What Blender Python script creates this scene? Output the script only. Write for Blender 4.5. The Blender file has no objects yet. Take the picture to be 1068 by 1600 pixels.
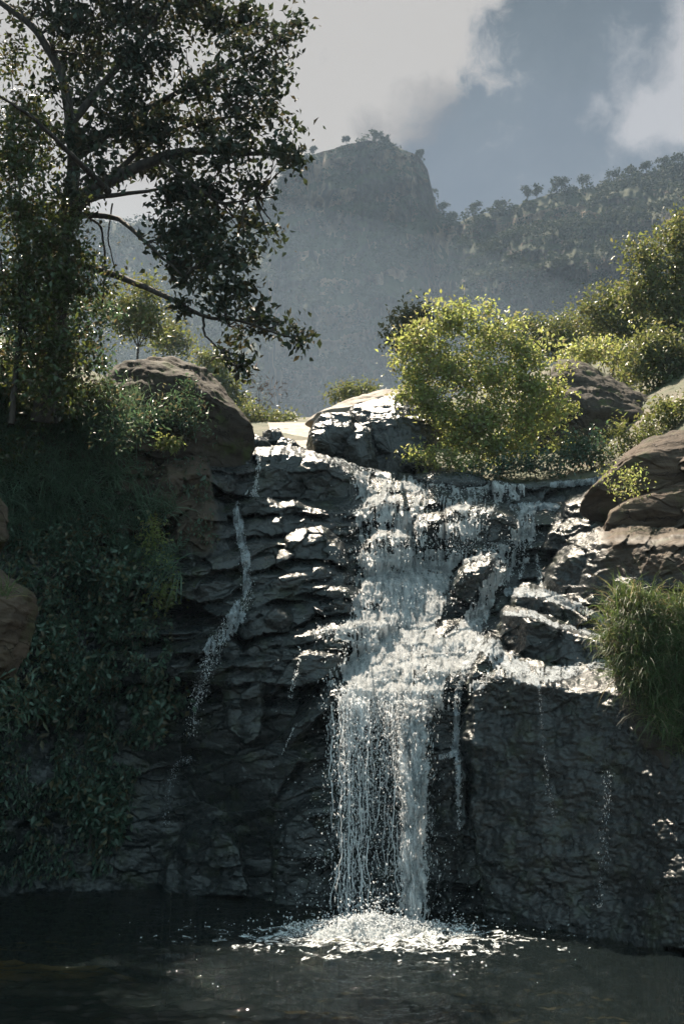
import bpy, math, random
import numpy as np
R = math.radians
SC = bpy.context.scene
COL = SC.collection
rng = np.random.default_rng(7)

# ---------------------------------------------------------------- camera, sky, sun, exposure
TILT = 13.27
EYE = np.array([0.0, 0.0, 3.0])
FPX = 1600 * 35 / 36
cam = bpy.data.cameras.new('camera'); cam.lens = 35; cam.sensor_width = 36; cam.sensor_height = 36
cam.sensor_fit = 'VERTICAL'; cam.clip_end = 6000; cam.clip_start = 0.1
camo = bpy.data.objects.new('camera', cam); COL.objects.link(camo)
camo.location = EYE; camo.rotation_euler = (R(90 + TILT), 0, 0)
SC.camera = camo

SUN_AZ, SUN_EL = -24.0, 60.0          # azimuth from +Y towards +X
EXPOSURE = 1.6
SUN_POWER = 5.0
SKY_POWER = 0.05
HAZE_DENSITY = 0.00023

sd = np.array([math.sin(R(SUN_AZ)) * math.cos(R(SUN_EL)), math.cos(R(SUN_AZ)) * math.cos(R(SUN_EL)), math.sin(R(SUN_EL))])
sl = bpy.data.lights.new('sun', 'SUN'); sl.energy = SUN_POWER; sl.angle = R(0.6); sl.color = (1.0, 0.87, 0.70)
so = bpy.data.objects.new('sun', sl); COL.objects.link(so)
from mathutils import Vector
so.rotation_euler = Vector(sd).to_track_quat('Z', 'Y').to_euler(); so.location = tuple(sd * 60)

SC.view_settings.view_transform = 'Standard'; SC.view_settings.look = 'None'
SC.view_settings.exposure = EXPOSURE; SC.view_settings.gamma = 1
SC.render.engine = 'CYCLES'
SC.cycles.use_denoising = True
SC.cycles.max_bounces = 6; SC.cycles.transparent_max_bounces = 8; SC.cycles.volume_bounces = 0
SC.cycles.diffuse_bounces = 3; SC.cycles.glossy_bounces = 2; SC.cycles.caustics_reflective = False
SC.cycles.sample_clamp_indirect = 4

def raydir(px, py):
    px = np.asarray(px, float); py = np.asarray(py, float)
    u = (px - 534) / FPX; v = (py - 800) / FPX
    t = R(TILT)
    d = np.stack([u + 0 * v, math.cos(t) + math.sin(t) * v + 0 * u, math.sin(t) - math.cos(t) * v + 0 * u], -1)
    return d
def unproj(px, py, Y):
    """the point on the sight line of a photo pixel whose distance along +Y is Y metres"""
    d = raydir(px, py)
    return EYE + d * (np.asarray(Y, float) / d[..., 1])[..., None]
def mpp(Y): return Y / FPX * 1.0

class NT:
    """tiny node helper"""
    def __init__(s, tree): s.t = tree; tree.nodes.clear()
    def n(s, kind, ins=None, **kw):
        x = s.t.nodes.new('ShaderNode' + kind)
        for k, v in kw.items(): setattr(x, k, v)
        for k, v in (ins or {}).items():
            sock = x.inputs[k]
            if hasattr(v, 'is_output') or isinstance(v, bpy.types.NodeSocket): s.t.links.new(v, sock)
            else: sock.default_value = v
        return x
    def link(s, a, b): s.t.links.new(a, b)
    def math(s, op, a, b=0.0, c=0.0, clamp=False):
        x = s.n('Math', {0: a, 1: b, 2: c}, operation=op); x.use_clamp = clamp; return x.outputs[0]
    def mix(s, f, a, b):
        x = s.n('Mix', data_type='RGBA')
        for sock, v in ((x.inputs[0], f), (x.inputs[6], a), (x.inputs[7], b)):
            if isinstance(v, bpy.types.NodeSocket): s.t.links.new(v, sock)
            else: sock.default_value = v if not isinstance(v, tuple) or len(v) == 4 else (*v, 1)
        return x.outputs[2]
    def smooth(s, v, lo, hi):
        x = s.n('MapRange', {0: v, 1: lo, 2: hi, 3: 0.0, 4: 1.0}, interpolation_type='SMOOTHSTEP'); return x.outputs[0]

# ---- sky with clouds
world = bpy.data.worlds.new('World'); SC.world = world; world.use_nodes = True
w = NT(world.node_tree)
sky = w.n('TexSky', sky_type='NISHITA', sun_disc=False, sun_elevation=R(SUN_EL), sun_rotation=R(SUN_AZ), altitude=900,
          air_density=1.0, dust_density=0.8, ozone_density=2.0)
tc = w.n('TexCoord')
dirv = tc.outputs['Generated']
warp = w.n('TexNoise', {'Vector': dirv, 'Scale': 5.0, 'Detail': 5.0, 'Roughness': 0.6})
wv = w.n('VectorMath', {0: warp.outputs['Color'], 1: (0.5, 0.5, 0.5)}, operation='SUBTRACT')
wv2 = w.n('VectorMath', {0: wv.outputs[0], 'Scale': 0.11}, operation='SCALE')
dw = w.n('VectorMath', {0: dirv, 1: wv2.outputs[0]}, operation='ADD').outputs[0]
def blob(px, py, r_in, r_out):
    d = raydir(px, py); d = d / np.linalg.norm(d)
    dist = w.n('VectorMath', {0: dw, 1: tuple(d)}, operation='DISTANCE').outputs['Value']
    return w.math('SUBTRACT', 1.0, w.smooth(dist, r_in, r_out))
def union(lst):
    o = lst[0]
    for x in lst[1:]: o = w.math('MAXIMUM', o, x)
    return o
nz = w.n('TexNoise', {'Vector': dw, 'Scale': 9.0, 'Detail': 9.0, 'Roughness': 0.62}).outputs['Fac']
nz2 = w.n('TexNoise', {'Vector': dw, 'Scale': 3.2, 'Detail': 6.0, 'Roughness': 0.55}).outputs['Fac']
big = union([blob(470, 20, .10, .19), blob(630, 20, .03, .10), blob(655, 70, .0, .05), blob(420, 130, .10, .17), blob(250, 60, .15, .3), blob(520, 190, .02, .09), blob(590, 120, .01, .07),
             blob(-150, 100, .3, .5), blob(350, -300, .2, .35)])
wisp = union([blob(1075, 110, .0, .085), w.math('MULTIPLY', blob(1000, 170, .0, .06), 0.75), w.math('MULTIPLY', blob(920, 190, .0, .035), 0.55),
              w.math('MULTIPLY', blob(730, 50, .0, .06), 0.55), w.math('MULTIPLY', blob(1050, 30, .0, .06), 0.7),
              w.math('MULTIPLY', blob(960, 40, .0, .06), 0.38), w.math('MULTIPLY', blob(880, 20, .0, .05), 0.3)])
shade = union([blob(650, 170, .0, .07), w.math('MULTIPLY', blob(590, 190, .0, .06), 0.9), w.math('MULTIPLY', blob(500, 92, .0, .035), 0.55)])
cm = w.smooth(w.math('ADD', big, w.math('MULTIPLY', w.math('SUBTRACT', nz, 0.5), 2.3)), 0.27, 0.68)
cw = w.smooth(w.math('ADD', wisp, w.math('MULTIPLY', w.math('SUBTRACT', nz, 0.5), 2.4)), 0.14, 0.80)
cs = w.smooth(w.math('ADD', shade, w.math('MULTIPLY', w.math('SUBTRACT', nz, 0.5), 2.4)), 0.35, 1.0)
elev = w.n('SeparateXYZ', {0: dirv}).outputs[2]
deck = w.math('MULTIPLY', w.smooth(w.math('ADD', elev, w.math('MULTIPLY', w.math('SUBTRACT', nz2, 0.5), 0.5)), 0.42, 0.68), 0.9)
veil = w.math('MAXIMUM', deck, 0.55)
skycol = w.n('VectorMath', {0: sky.outputs[0], 'Scale': SKY_POWER}, operation='SCALE').outputs[0]
skycol = w.n('HueSaturation', {'Saturation': 0.62, 'Value': 0.85, 'Color': skycol}).outputs[0]
c1 = w.mix(veil, skycol, w.mix(w.smooth(elev, 0.48, 0.72), w.mix(w.smooth(nz, 0.3, 0.7), (0.085, 0.108, 0.132), (0.125, 0.150, 0.172)), w.mix(w.smooth(nz, 0.3, 0.7), (0.030, 0.048, 0.066), (0.066, 0.088, 0.110))))
c2 = w.mix(w.math('MULTIPLY', cw, 0.8), c1, (0.42, 0.41, 0.42))
c3 = w.mix(cm, c2, (0.40, 0.372, 0.348))
c4 = w.mix(w.math('MULTIPLY', cs, 0.7), c3, (0.155, 0.145, 0.15))
# added bright cloud, unseen overhead and behind the camera, tinted to fill the shade
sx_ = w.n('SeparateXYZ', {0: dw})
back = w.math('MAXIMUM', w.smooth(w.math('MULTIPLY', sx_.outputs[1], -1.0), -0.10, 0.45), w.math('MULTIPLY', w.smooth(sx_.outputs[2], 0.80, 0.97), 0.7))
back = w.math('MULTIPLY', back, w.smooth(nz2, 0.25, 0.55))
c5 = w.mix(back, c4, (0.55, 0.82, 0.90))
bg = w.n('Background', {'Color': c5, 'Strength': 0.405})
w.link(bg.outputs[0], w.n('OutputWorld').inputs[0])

# ---------------------------------------------------------------- numeric helpers
def _h(ix, iy, seed):
    h = (ix.astype(np.int64) * 374761393 + iy.astype(np.int64) * 668265263 + seed * 974634777) & 0xffffffff
    h = ((h ^ (h >> 13)) * 1274126177) & 0xffffffff
    return h ^ (h >> 16)
def hash01(ix, iy=0, seed=0):
    ix = np.asarray(ix); iy = np.asarray(iy) + 0 * ix
    return (_h(ix, iy, seed) & 0xffffff) / float(0xffffff)
def noise2(x, y, seed=0):
    x, y = np.broadcast_arrays(np.asarray(x, float), np.asarray(y, float))
    ix = np.floor(x).astype(np.int64); iy = np.floor(y).astype(np.int64)
    fx = x - ix; fy = y - iy
    def g(dx, dy):
        a = hash01(ix + dx, iy + dy, seed) * 2 * np.pi
        return np.cos(a) * (fx - dx) + np.sin(a) * (fy - dy)
    u = fx * fx * fx * (fx * (fx * 6 - 15) + 10); v = fy * fy * fy * (fy * (fy * 6 - 15) + 10)
    a = g(0, 0) * (1 - u) + g(1, 0) * u; b = g(0, 1) * (1 - u) + g(1, 1) * u
    return (a * (1 - v) + b * v) * 1.5
def fbm(x, y, oct=4, seed=0, gain=0.5, ridged=False):
    s = 0; a = 1; tot = 0
    for o in range(oct):
        n = noise2(x * 2 ** o, y * 2 ** o, seed + o * 17)
        if ridged: n = 1 - 2 * np.abs(n)
        s = s + a * n; tot += a; a *= gain
    return s / tot
def noise3(P, scale, seed=0, oct=3):
    """cheap 3-D noise as a blend of three planar ones"""
    x, y, z = (P[..., i] / scale for i in range(3))
    return (fbm(x + 0.37 * z, y - 0.21 * z, oct, seed) + fbm(y + 0.29 * x, z + 0.17 * x, oct, seed + 5) + fbm(z - 0.23 * y, x + 0.31 * y, oct, seed + 11)) / 1.8
def sstep(x, a, b):
    t = np.clip((x - a) / (b - a), 0, 1); return t * t * (3 - 2 * t)

def mesh_np(name, V, F, mat=None, parent=None, smooth=True, attrs=None):
    """V (n,3); F a list of (m,k) index arrays"""
    V = np.ascontiguousarray(V, dtype=np.float32)
    if not isinstance(F, list): F = [F]
    me = bpy.data.meshes.new(name)
    me.vertices.add(len(V)); me.vertices.foreach_set('co', V.ravel())
    li = np.concatenate([f.ravel() for f in F]).astype(np.int32)
    tot = np.concatenate([np.full(len(f), f.shape[1]) for f in F]).astype(np.int32)
    st = np.concatenate([[0], np.cumsum(tot)[:-1]]).astype(np.int32)
    me.loops.add(len(li)); me.loops.foreach_set('vertex_index', li)
    me.polygons.add(len(tot)); me.polygons.foreach_set('loop_start', st); me.polygons.foreach_set('loop_total', tot)
    me.polygons.foreach_set('use_smooth', np.full(len(tot), bool(smooth)))
    me.update(calc_edges=True)
    for k, a in (attrs or {}).items():
        at = me.attributes.new(k, 'FLOAT', 'POINT'); at.data.foreach_set('value', np.asarray(a, np.float32).ravel())
    if mat: me.materials.append(mat)
    o = bpy.data.objects.new(name, me); COL.objects.link(o)
    if parent: attach(o, parent)
    return o
def attach(o, parent):
    o.parent = parent
    o.location = -np.array(parent.location) if parent.type == 'EMPTY' else (0, 0, 0)
def thing(name, label, cat, loc, group=None):
    o = bpy.data.objects.new(name, None); COL.objects.link(o); o.location = tuple(loc); o.empty_display_size = 0.3
    return tag(o, label, cat, group)
def tag(o, label=None, cat=None, group=None, kind=None):
    if label: o['label'] = label
    if cat: o['category'] = cat
    if group: o['group'] = group
    if kind: o['kind'] = kind
    return o
def grid_faces(nr, nc, keep=None, wrap=False):
    r, c = np.meshgrid(np.arange(nr - 1), np.arange(nc if wrap else nc - 1), indexing='ij')
    c2 = (c + 1) % nc
    f = np.stack([r * nc + c, r * nc + c2, (r + 1) * nc + c2, (r + 1) * nc + c], -1)
    if keep is not None: f = f[keep]
    return f.reshape(-1, 4)
def compact(V, F, attrs=None):
    used = np.unique(F); m = np.full(len(V), -1); m[used] = np.arange(len(used))
    return V[used], m[F], {k: a[used] for k, a in (attrs or {}).items()}

# ---------------------------------------------------------------- materials
def newmat(name):
    m = bpy.data.materials.new(name); m.use_nodes = True
    return m, NT(m.node_tree)
def rock_material(name, dry, wet, wet_default, scale=1.0, moss=0.0, use_attr=False):
    m, t = newmat(name)
    P = t.n('NewGeometry').outputs['Position']
    mp = t.n('Mapping', {'Vector': P, 'Rotation': (R(8), R(-7), R(10)), 'Scale': (0.8 * scale, 0.8 * scale, 3.2 * scale)}).outputs[0]
    n1 = t.n('TexNoise', {'Vector': mp, 'Scale': 1.3, 'Detail': 8.0, 'Roughness': 0.65, 'Distortion': 0.6}).outputs['Fac']
    n2 = t.n('TexNoise', {'Vector': P, 'Scale': 7.0 * scale, 'Detail': 8.0, 'Roughness': 0.7}).outputs['Fac']
    n3 = t.n('TexNoise', {'Vector': P, 'Scale': 0.6 * scale, 'Detail': 5.0, 'Roughness': 0.6}).outputs['Fac']
    wq = t.n('VectorMath', {0: t.n('TexNoise', {'Vector': P, 'Scale': 1.6 * scale, 'Detail': 4.0}).outputs['Color'], 'Scale': 1.6}, operation='SCALE').outputs[0]
    vo = t.n('TexVoronoi', {'Vector': t.n('VectorMath', {0: mp, 1: wq}, operation='ADD').outputs[0], 'Scale': 0.6}, feature='DISTANCE_TO_EDGE').outputs['Distance']
    crack = t.math('ADD', t.smooth(vo, 0.0, 0.02), t.math('SUBTRACT', 1.0, t.smooth(n3, 0.42, 0.5)), clamp=True)
    k = t.smooth(n1, 0.3, 0.72)
    d = t.mix(k, tuple(c * 0.55 for c in dry), tuple(c * 1.35 for c in dry))
    d = t.mix(t.math('MULTIPLY', t.smooth(n3, 0.5, 0.7), 0.5), d, (dry[0] * 0.75, dry[1] * 0.85, dry[2] * 0.9))
    wt = t.mix(k, tuple(c * 0.75 for c in wet), tuple(c * 1.3 for c in wet))
    if use_attr: wf = t.n('Attribute', attribute_name='wet').outputs['Fac']
    else: wf = wet_default
    if use_attr: wf = t.smooth(t.math('ADD', wf, t.math('MULTIPLY', t.math('SUBTRACT', n3, 0.5), 0.9)), 0.3, 0.7)
    col = t.mix(wf, d, wt)
    if moss:
        mf = t.math('MULTIPLY', t.smooth(t.n('TexNoise', {'Vector': P, 'Scale': 1.7, 'Detail': 7.0, 'Roughness': 0.7}).outputs['Fac'], 0.5, 0.66), moss)
        col = t.mix(mf, col, (0.05, 0.065, 0.018))
    col = t.mix(crack, t.n('VectorMath', {0: col, 'Scale': 0.45}, operation='SCALE').outputs[0], col)
    rough_w = t.n('MapRange', {0: n2, 1: 0.3, 2: 0.7, 3: 0.16, 4: 0.42}).outputs[0]
    rough = t.n('Mix', {0: wf, 2: 0.85, 3: rough_w}, data_type='FLOAT').outputs[0]
    hgt = t.math('ADD', t.math('MULTIPLY', n1, 0.7), t.math('ADD', t.math('MULTIPLY', n2, 0.4), t.math('MULTIPLY', crack, 0.25)))
    bp = t.n('Bump', {'Height': hgt, 'Strength': 0.6, 'Distance': 0.12 / scale}).outputs[0]
    spec = t.n('Mix', {0: wf, 2: 0.25, 3: 0.6}, data_type='FLOAT').outputs[0]
    b = t.n('BsdfPrincipled', {'Base Color': col, 'Roughness': rough, 'Specular IOR Level': spec, 'Normal': bp})
    t.link(b.outputs[0], t.n('OutputMaterial').inputs[0])
    return m
def leaf_material(name, base, trans, vary=0.35, gloss=0.45, alt=None, tfac=0.45):
    m, t = newmat(name)
    rnd = t.n('NewGeometry').outputs['Random Per Island']
    hs = lambda c: t.n('HueSaturation', {'Hue': t.n('MapRange', {0: rnd, 3: 0.485, 4: 0.515}).outputs[0], 'Saturation': 1.0,
                       'Value': t.n('MapRange', {0: rnd, 3: 1 - vary, 4: 1 + vary}).outputs[0], 'Color': c}).outputs[0]
    cb = (*base, 1); ct = (*trans, 1)
    if alt:
        f = t.smooth(t.math('FRACT', t.math('MULTIPLY', rnd, 7.31)), 0.72, 0.85)
        cb = t.mix(f, base, alt); ct = t.mix(f, trans, tuple(min(1, 2 * a) for a in alt))
    b = t.n('BsdfPrincipled', {'Base Color': hs(cb), 'Roughness': gloss, 'Specular IOR Level': 0.5})
    tr = t.n('BsdfTranslucent', {'Color': hs(ct)})
    mx = t.n('MixShader', {0: tfac, 1: b.outputs[0], 2: tr.outputs[0]})
    t.link(mx.outputs[0], t.n('OutputMaterial').inputs[0])
    return m
def bark_material(name, c):
    m, t = newmat(name)
    P = t.n('NewGeometry').outputs['Position']
    n = t.n('TexNoise', {'Vector': t.n('Mapping', {'Vector': P, 'Scale': (6, 6, 1.5)}).outputs[0], 'Scale': 2.0, 'Detail': 7.0}).outputs['Fac']
    col = t.mix(t.smooth(n, .35, .7), tuple(x * .5 for x in c), tuple(x * 1.4 for x in c))
    b = t.n('BsdfPrincipled', {'Base Color': col, 'Roughness': 0.85, 'Normal': t.n('Bump', {'Height': n, 'Distance': 0.04}).outputs[0]})
    t.link(b.outputs[0], t.n('OutputMaterial').inputs[0]); return m
def lace_material(name):
    m, t = newmat(name); P = t.n('NewGeometry').outputs['Position']
    mp = t.n('Mapping', {'Vector': P, 'Scale': (1.0, 1.8, 1.0)}).outputs[0]
    n1 = t.n('TexNoise', {'Vector': mp, 'Scale': 6.0, 'Detail': 8.0, 'Roughness': 0.75, 'Distortion': 1.0}).outputs['Fac']
    a = t.math('MULTIPLY', t.smooth(n1, 0.44, 0.62), 0.85)
    b = t.n('BsdfPrincipled', {'Base Color': (0.7, 0.73, 0.74, 1), 'Roughness': 0.5})
    t.link(t.n('MixShader', {0: a, 1: t.n('BsdfTransparent').outputs[0], 2: b.outputs[0]}).outputs[0], t.n('OutputMaterial').inputs[0]); return m
def foam_material(name, trans=0.35, col=(0.78, 0.80, 0.82), thin=None):
    m, t = newmat(name)
    c = (*col, 1); rg = 0.3; nrm = None
    ins = {}
    if thin:
        P = t.n('NewGeometry').outputs['Position']
        n1 = t.n('TexNoise', {'Vector': t.n('Mapping', {'Vector': P, 'Scale': (1.3, 0.35, 0.22)}).outputs[0], 'Scale': 7.0, 'Detail': 7.0, 'Roughness': 0.7, 'Distortion': 0.7}).outputs['Fac']
        n2 = t.n('TexNoise', {'Vector': P, 'Scale': 26.0, 'Detail': 4.0, 'Roughness': 0.7}).outputs['Fac']
        c = t.mix(t.smooth(t.math('ADD', t.math('MULTIPLY', n1, 0.65), t.math('MULTIPLY', n2, 0.35)), .40, .55), thin, col)
        ins['Normal'] = t.n('Bump', {'Height': t.math('ADD', n1, t.math('MULTIPLY', n2, 0.4)), 'Strength': 1.0, 'Distance': 0.08}).outputs[0]
    b = t.n('BsdfPrincipled', {'Base Color': c, 'Roughness': 0.4, 'Specular IOR Level': 0.35, **ins})
    tr = t.n('BsdfTranslucent', {'Color': c})
    t.link(t.n('MixShader', {0: trans, 1: b.outputs[0], 2: tr.outputs[0]}).outputs[0], t.n('OutputMaterial').inputs[0]); return m

M_CLIFF = rock_material('cliff_rock', (0.085, 0.062, 0.046), (0.020, 0.024, 0.025), 1, moss=0.3, use_attr=True)
M_WET = rock_material('wet_rock', (0.06, 0.05, 0.045), (0.020, 0.024, 0.025), 1.0)
M_DRY = rock_material('dry_rock', (0.080, 0.055, 0.039), (0.05, 0.04, 0.03), 0.0, moss=0.45)
M_DOME = rock_material('mossy_shaded_rock', (0.050, 0.038, 0.029), (0.03, 0.026, 0.02), 0.0, moss=0.8)  # dark base and heavy moss stand in for tree shade on the left dome
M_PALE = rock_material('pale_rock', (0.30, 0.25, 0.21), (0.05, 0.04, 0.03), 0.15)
M_DAMP = rock_material('damp_rock', (0.062, 0.048, 0.040), (0.028, 0.026, 0.025), 0.45)
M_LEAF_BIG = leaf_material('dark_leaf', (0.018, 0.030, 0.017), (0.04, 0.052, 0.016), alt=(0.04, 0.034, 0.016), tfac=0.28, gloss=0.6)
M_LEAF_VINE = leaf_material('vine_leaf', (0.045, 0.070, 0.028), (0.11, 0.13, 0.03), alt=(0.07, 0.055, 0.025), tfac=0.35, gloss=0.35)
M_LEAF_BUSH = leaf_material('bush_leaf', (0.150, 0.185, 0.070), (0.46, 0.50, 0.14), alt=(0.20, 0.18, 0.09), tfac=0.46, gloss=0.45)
M_LEAF_MID = leaf_material('hillside_leaf', (0.066, 0.090, 0.034), (0.19, 0.21, 0.055), alt=(0.12, 0.11, 0.045), tfac=0.4)
M_LEAF_BANK = leaf_material('bank_leaf', (0.062, 0.108, 0.076), (0.10, 0.17, 0.08), tfac=0.35, gloss=0.36, alt=(0.10, 0.085, 0.045))
M_LEAF_FAR = leaf_material('far_leaf', (0.026, 0.036, 0.020), (0.03, 0.036, 0.014), alt=(0.032, 0.036, 0.02), vary=0.15, tfac=0.2, gloss=0.95)
M_TWIG = leaf_material('bare_twig', (0.14, 0.09, 0.065), (0.1, 0.06, 0.04), tfac=0.1, gloss=0.8)
M_GRASS = leaf_material('grass_blade', (0.062, 0.100, 0.036), (0.12, 0.17, 0.045), alt=(0.15, 0.125, 0.07), tfac=0.4, gloss=0.45)
M_GRASS_DK = leaf_material('bank_grass_blade', (0.095, 0.155, 0.105), (0.16, 0.23, 0.12), tfac=0.35, gloss=0.38)
M_BARK = bark_material('bark', (0.04, 0.03, 0.024))
M_LACE = lace_material('foam_lace'); M_FOAM = foam_material('white_water', 0.6, (0.96, 0.97, 0.98), (0.34, 0.37, 0.39)); M_DROP = foam_material('water_drops', 0.68, (0.93, 0.94, 0.95)); M_FOAM2 = foam_material('splash_white', 0.45, (0.66, 0.69, 0.71), (0.20, 0.23, 0.25))
M_THIN = foam_material('thin_water', 0.4, (0.62, 0.66, 0.70), (0.10, 0.12, 0.13))

# ---------------------------------------------------------------- the rock cliff
PXC = np.array([-220, 0, 150, 250, 350, 450, 550, 650, 750, 850, 950, 1068, 1280], float)
CREST = np.array([520, 560, 600, 676, 694, 694, 722, 746, 750, 752, 744, 700, 640], float)
BASE = np.array([1437, 1400, 1390, 1387, 1398, 1410, 1416, 1418, 1428, 1440, 1452, 1480, 1500], float)
ROWS = np.array([-1, 800, 900, 1000, 1080, 1180, 1300], float)
YT = np.array([
    [18.0, 20.5, 22.5, 24.0, 26.0, 27.0, 27.0, 27.5, 27.5, 27.0, 25.5, 22.0, 18.0],
    [18.0, 20.5, 22.0, 22.6, 23.6, 24.3, 25.0, 25.6, 25.8, 25.2, 23.5, 20.8, 17.0],
    [18.0, 20.5, 22.0, 22.3, 22.5, 22.7, 23.2, 23.8, 24.0, 23.5, 21.8, 19.6, 16.6],
    [18.0, 20.6, 22.0, 22.2, 21.9, 21.6, 21.6, 21.9, 22.0, 21.6, 20.3, 18.6, 16.3],
    [18.2, 20.8, 22.2, 22.3, 21.8, 21.2, 20.5, 20.0, 20.2, 20.2, 19.6, 18.2, 16.2],
    [18.5, 21.2, 22.4, 22.5, 21.8, 21.1, 20.7, 20.2, 19.9, 19.6, 19.2, 17.9, 16.2],
    [18.8, 21.5, 22.6, 22.8, 22.1, 21.1, 20.5, 19.9, 19.5, 19.2, 18.8, 17.6, 16.2]])
def smooth_interp(x, xs, ys):
    """interpolate with a smoothed (averaged) table so columns blend without kinks"""
    return (np.interp(x - 30, xs, ys) + 2 * np.interp(x, xs, ys) + np.interp(x + 30, xs, ys)) / 4
def crest_py(px): return smooth_interp(px, PXC, CREST) + 7 * fbm(px / 60, 0.3 + 0 * px, 3, 91) + 2.5 * noise2(px / 9, 0 * px, 93)
def base_py(px): return smooth_interp(px, PXC, BASE)
def base_depth(px, py):
    cy = smooth_interp(px, PXC, CREST); by = base_py(px)
    d = raydir(px, by); Yb = -3.0 / d[..., 2] * d[..., 1]
    rows = [smooth_interp(px, PXC, YT[i]) for i in range(7)]
    ys = [np.minimum(cy, 790)] + [ROWS[i] + 0 * px for i in range(1, 7)] + [by]
    rows.append(Yb)
    out = np.where(py <= ys[0], rows[0] - (py - ys[0]) * 0.012, rows[-1])
    for i in range(7):
        m = (py > ys[i]) & (py <= ys[i + 1])
        t = (py - ys[i]) / np.maximum(ys[i + 1] - ys[i], 1)
        out = np.where(m, rows[i] * (1 - t) + rows[i + 1] * t, out)
    return out
def cells(x, y, seed):
    """nearest jittered cell of a unit grid: offset from its centre and its two hashes"""
    ix = np.floor(x).astype(np.int64); iy = np.floor(y).astype(np.int64); best = np.full(x.shape, 1e9)
    dx = np.zeros(x.shape); dy = np.zeros(x.shape); cid = np.zeros(x.shape, np.int64)
    for a in (-1, 0, 1):
        for b in (-1, 0, 1):
            jx, jy = ix + a, iy + b
            ex = x - (jx + 0.1 + 0.8 * hash01(jx, jy, seed)); ey = y - (jy + 0.1 + 0.8 * hash01(jx, jy, seed + 1))
            d = np.abs(ex) ** 1.6 + np.abs(ey) ** 1.6; m = d < best
            best = np.where(m, d, best); dx = np.where(m, ex, dx); dy = np.where(m, ey, dy); cid = np.where(m, jx * 7919 + jy, cid)
    return dx, dy, cid
def facet(px, py, w_, h_, seed, shear=0.12):
    """blocks of bedrock: each cell has its own offset, tilt and sloping tread; returns vertical px offset and depth terms"""
    x = px / w_; y = (py + shear * (px - 534)) / h_
    dx, dy, c = cells(x, y, seed); c2 = c * 0 + 3
    r = [hash01(c, c2 + k, seed + 40) - 0.5 for k in range(5)]
    return dx * w_, dy * h_, r
def cliff_depth(px, py):
    px, py = np.broadcast_arrays(px.astype(float), py.astype(float))
    wx = px + 14 * fbm(px / 80, py / 60, 3, 3) + 1.5 * noise2(px / 8, py / 8, 13); wy = py + 9 * fbm(px / 90, py / 60, 3, 4) + 1.2 * noise2(px / 9, py / 7, 14)
    slopez = 1 - sstep(py, 1030, 1130)                       # 1 on the stepped slope, 0 on the steep wall below it
    ax, ay, ra = facet(wx, wy, 150, 74, 201)
    bx, by_, rb = facet(wx, wy, 62, 30, 231, 0.16)
    cx_, cy_, rc = facet(wx, wy, 26, 14, 261, 0.2)
    d0 = (ra[1] * 0.5 + 0.05) * 74
    Y = base_depth(px, py - ay * 0.9 * slopez)
    Y = Y + slopez * (0.034 * np.maximum(0, d0 - ay) - 0.62) + ra[0] * (0.42 + 0.38 * slopez) + ra[2] * (0.006 + 0.004 * slopez) * ax + (1 - slopez) * (ra[3] * 0.014 * ay)
    e0 = (rb[1] * 0.5 + 0.05) * 30
    Y = Y + (0.25 + 0.75 * slopez) * 0.017 * np.maximum(0, e0 - by_) + (0.35 + 0.65 * slopez) * (rb[0] * 0.20 + rb[2] * 0.009 * bx + rb[3] * 0.006 * by_)
    Y = Y + (0.35 + 0.65 * slopez) * (rc[0] * 0.05 + rc[2] * 0.006 * cx_ + rc[3] * 0.006 * cy_)
    Y = Y - 0.35 * fbm(px / 150, py / 110, 3, 41) - 0.030 * fbm(px / 20, py / 9, 4, 43, 0.6)
    # smoother soil bank on the far left
    soil = sstep(-px, -260, -120)
    Ys = base_depth(px, py) - 0.6 * fbm(px / 150, py / 120, 4, 51) - 0.10 * fbm(px / 20, py / 20, 3, 53)
    return Y * (1 - soil) + Ys * soil
GS = 1.5
gx = np.arange(-220, 1280.1, GS); gy = np.arange(460, 1520, GS)
GX, GY = np.meshgrid(gx, gy)
GD = cliff_depth(GX, GY)
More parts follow.
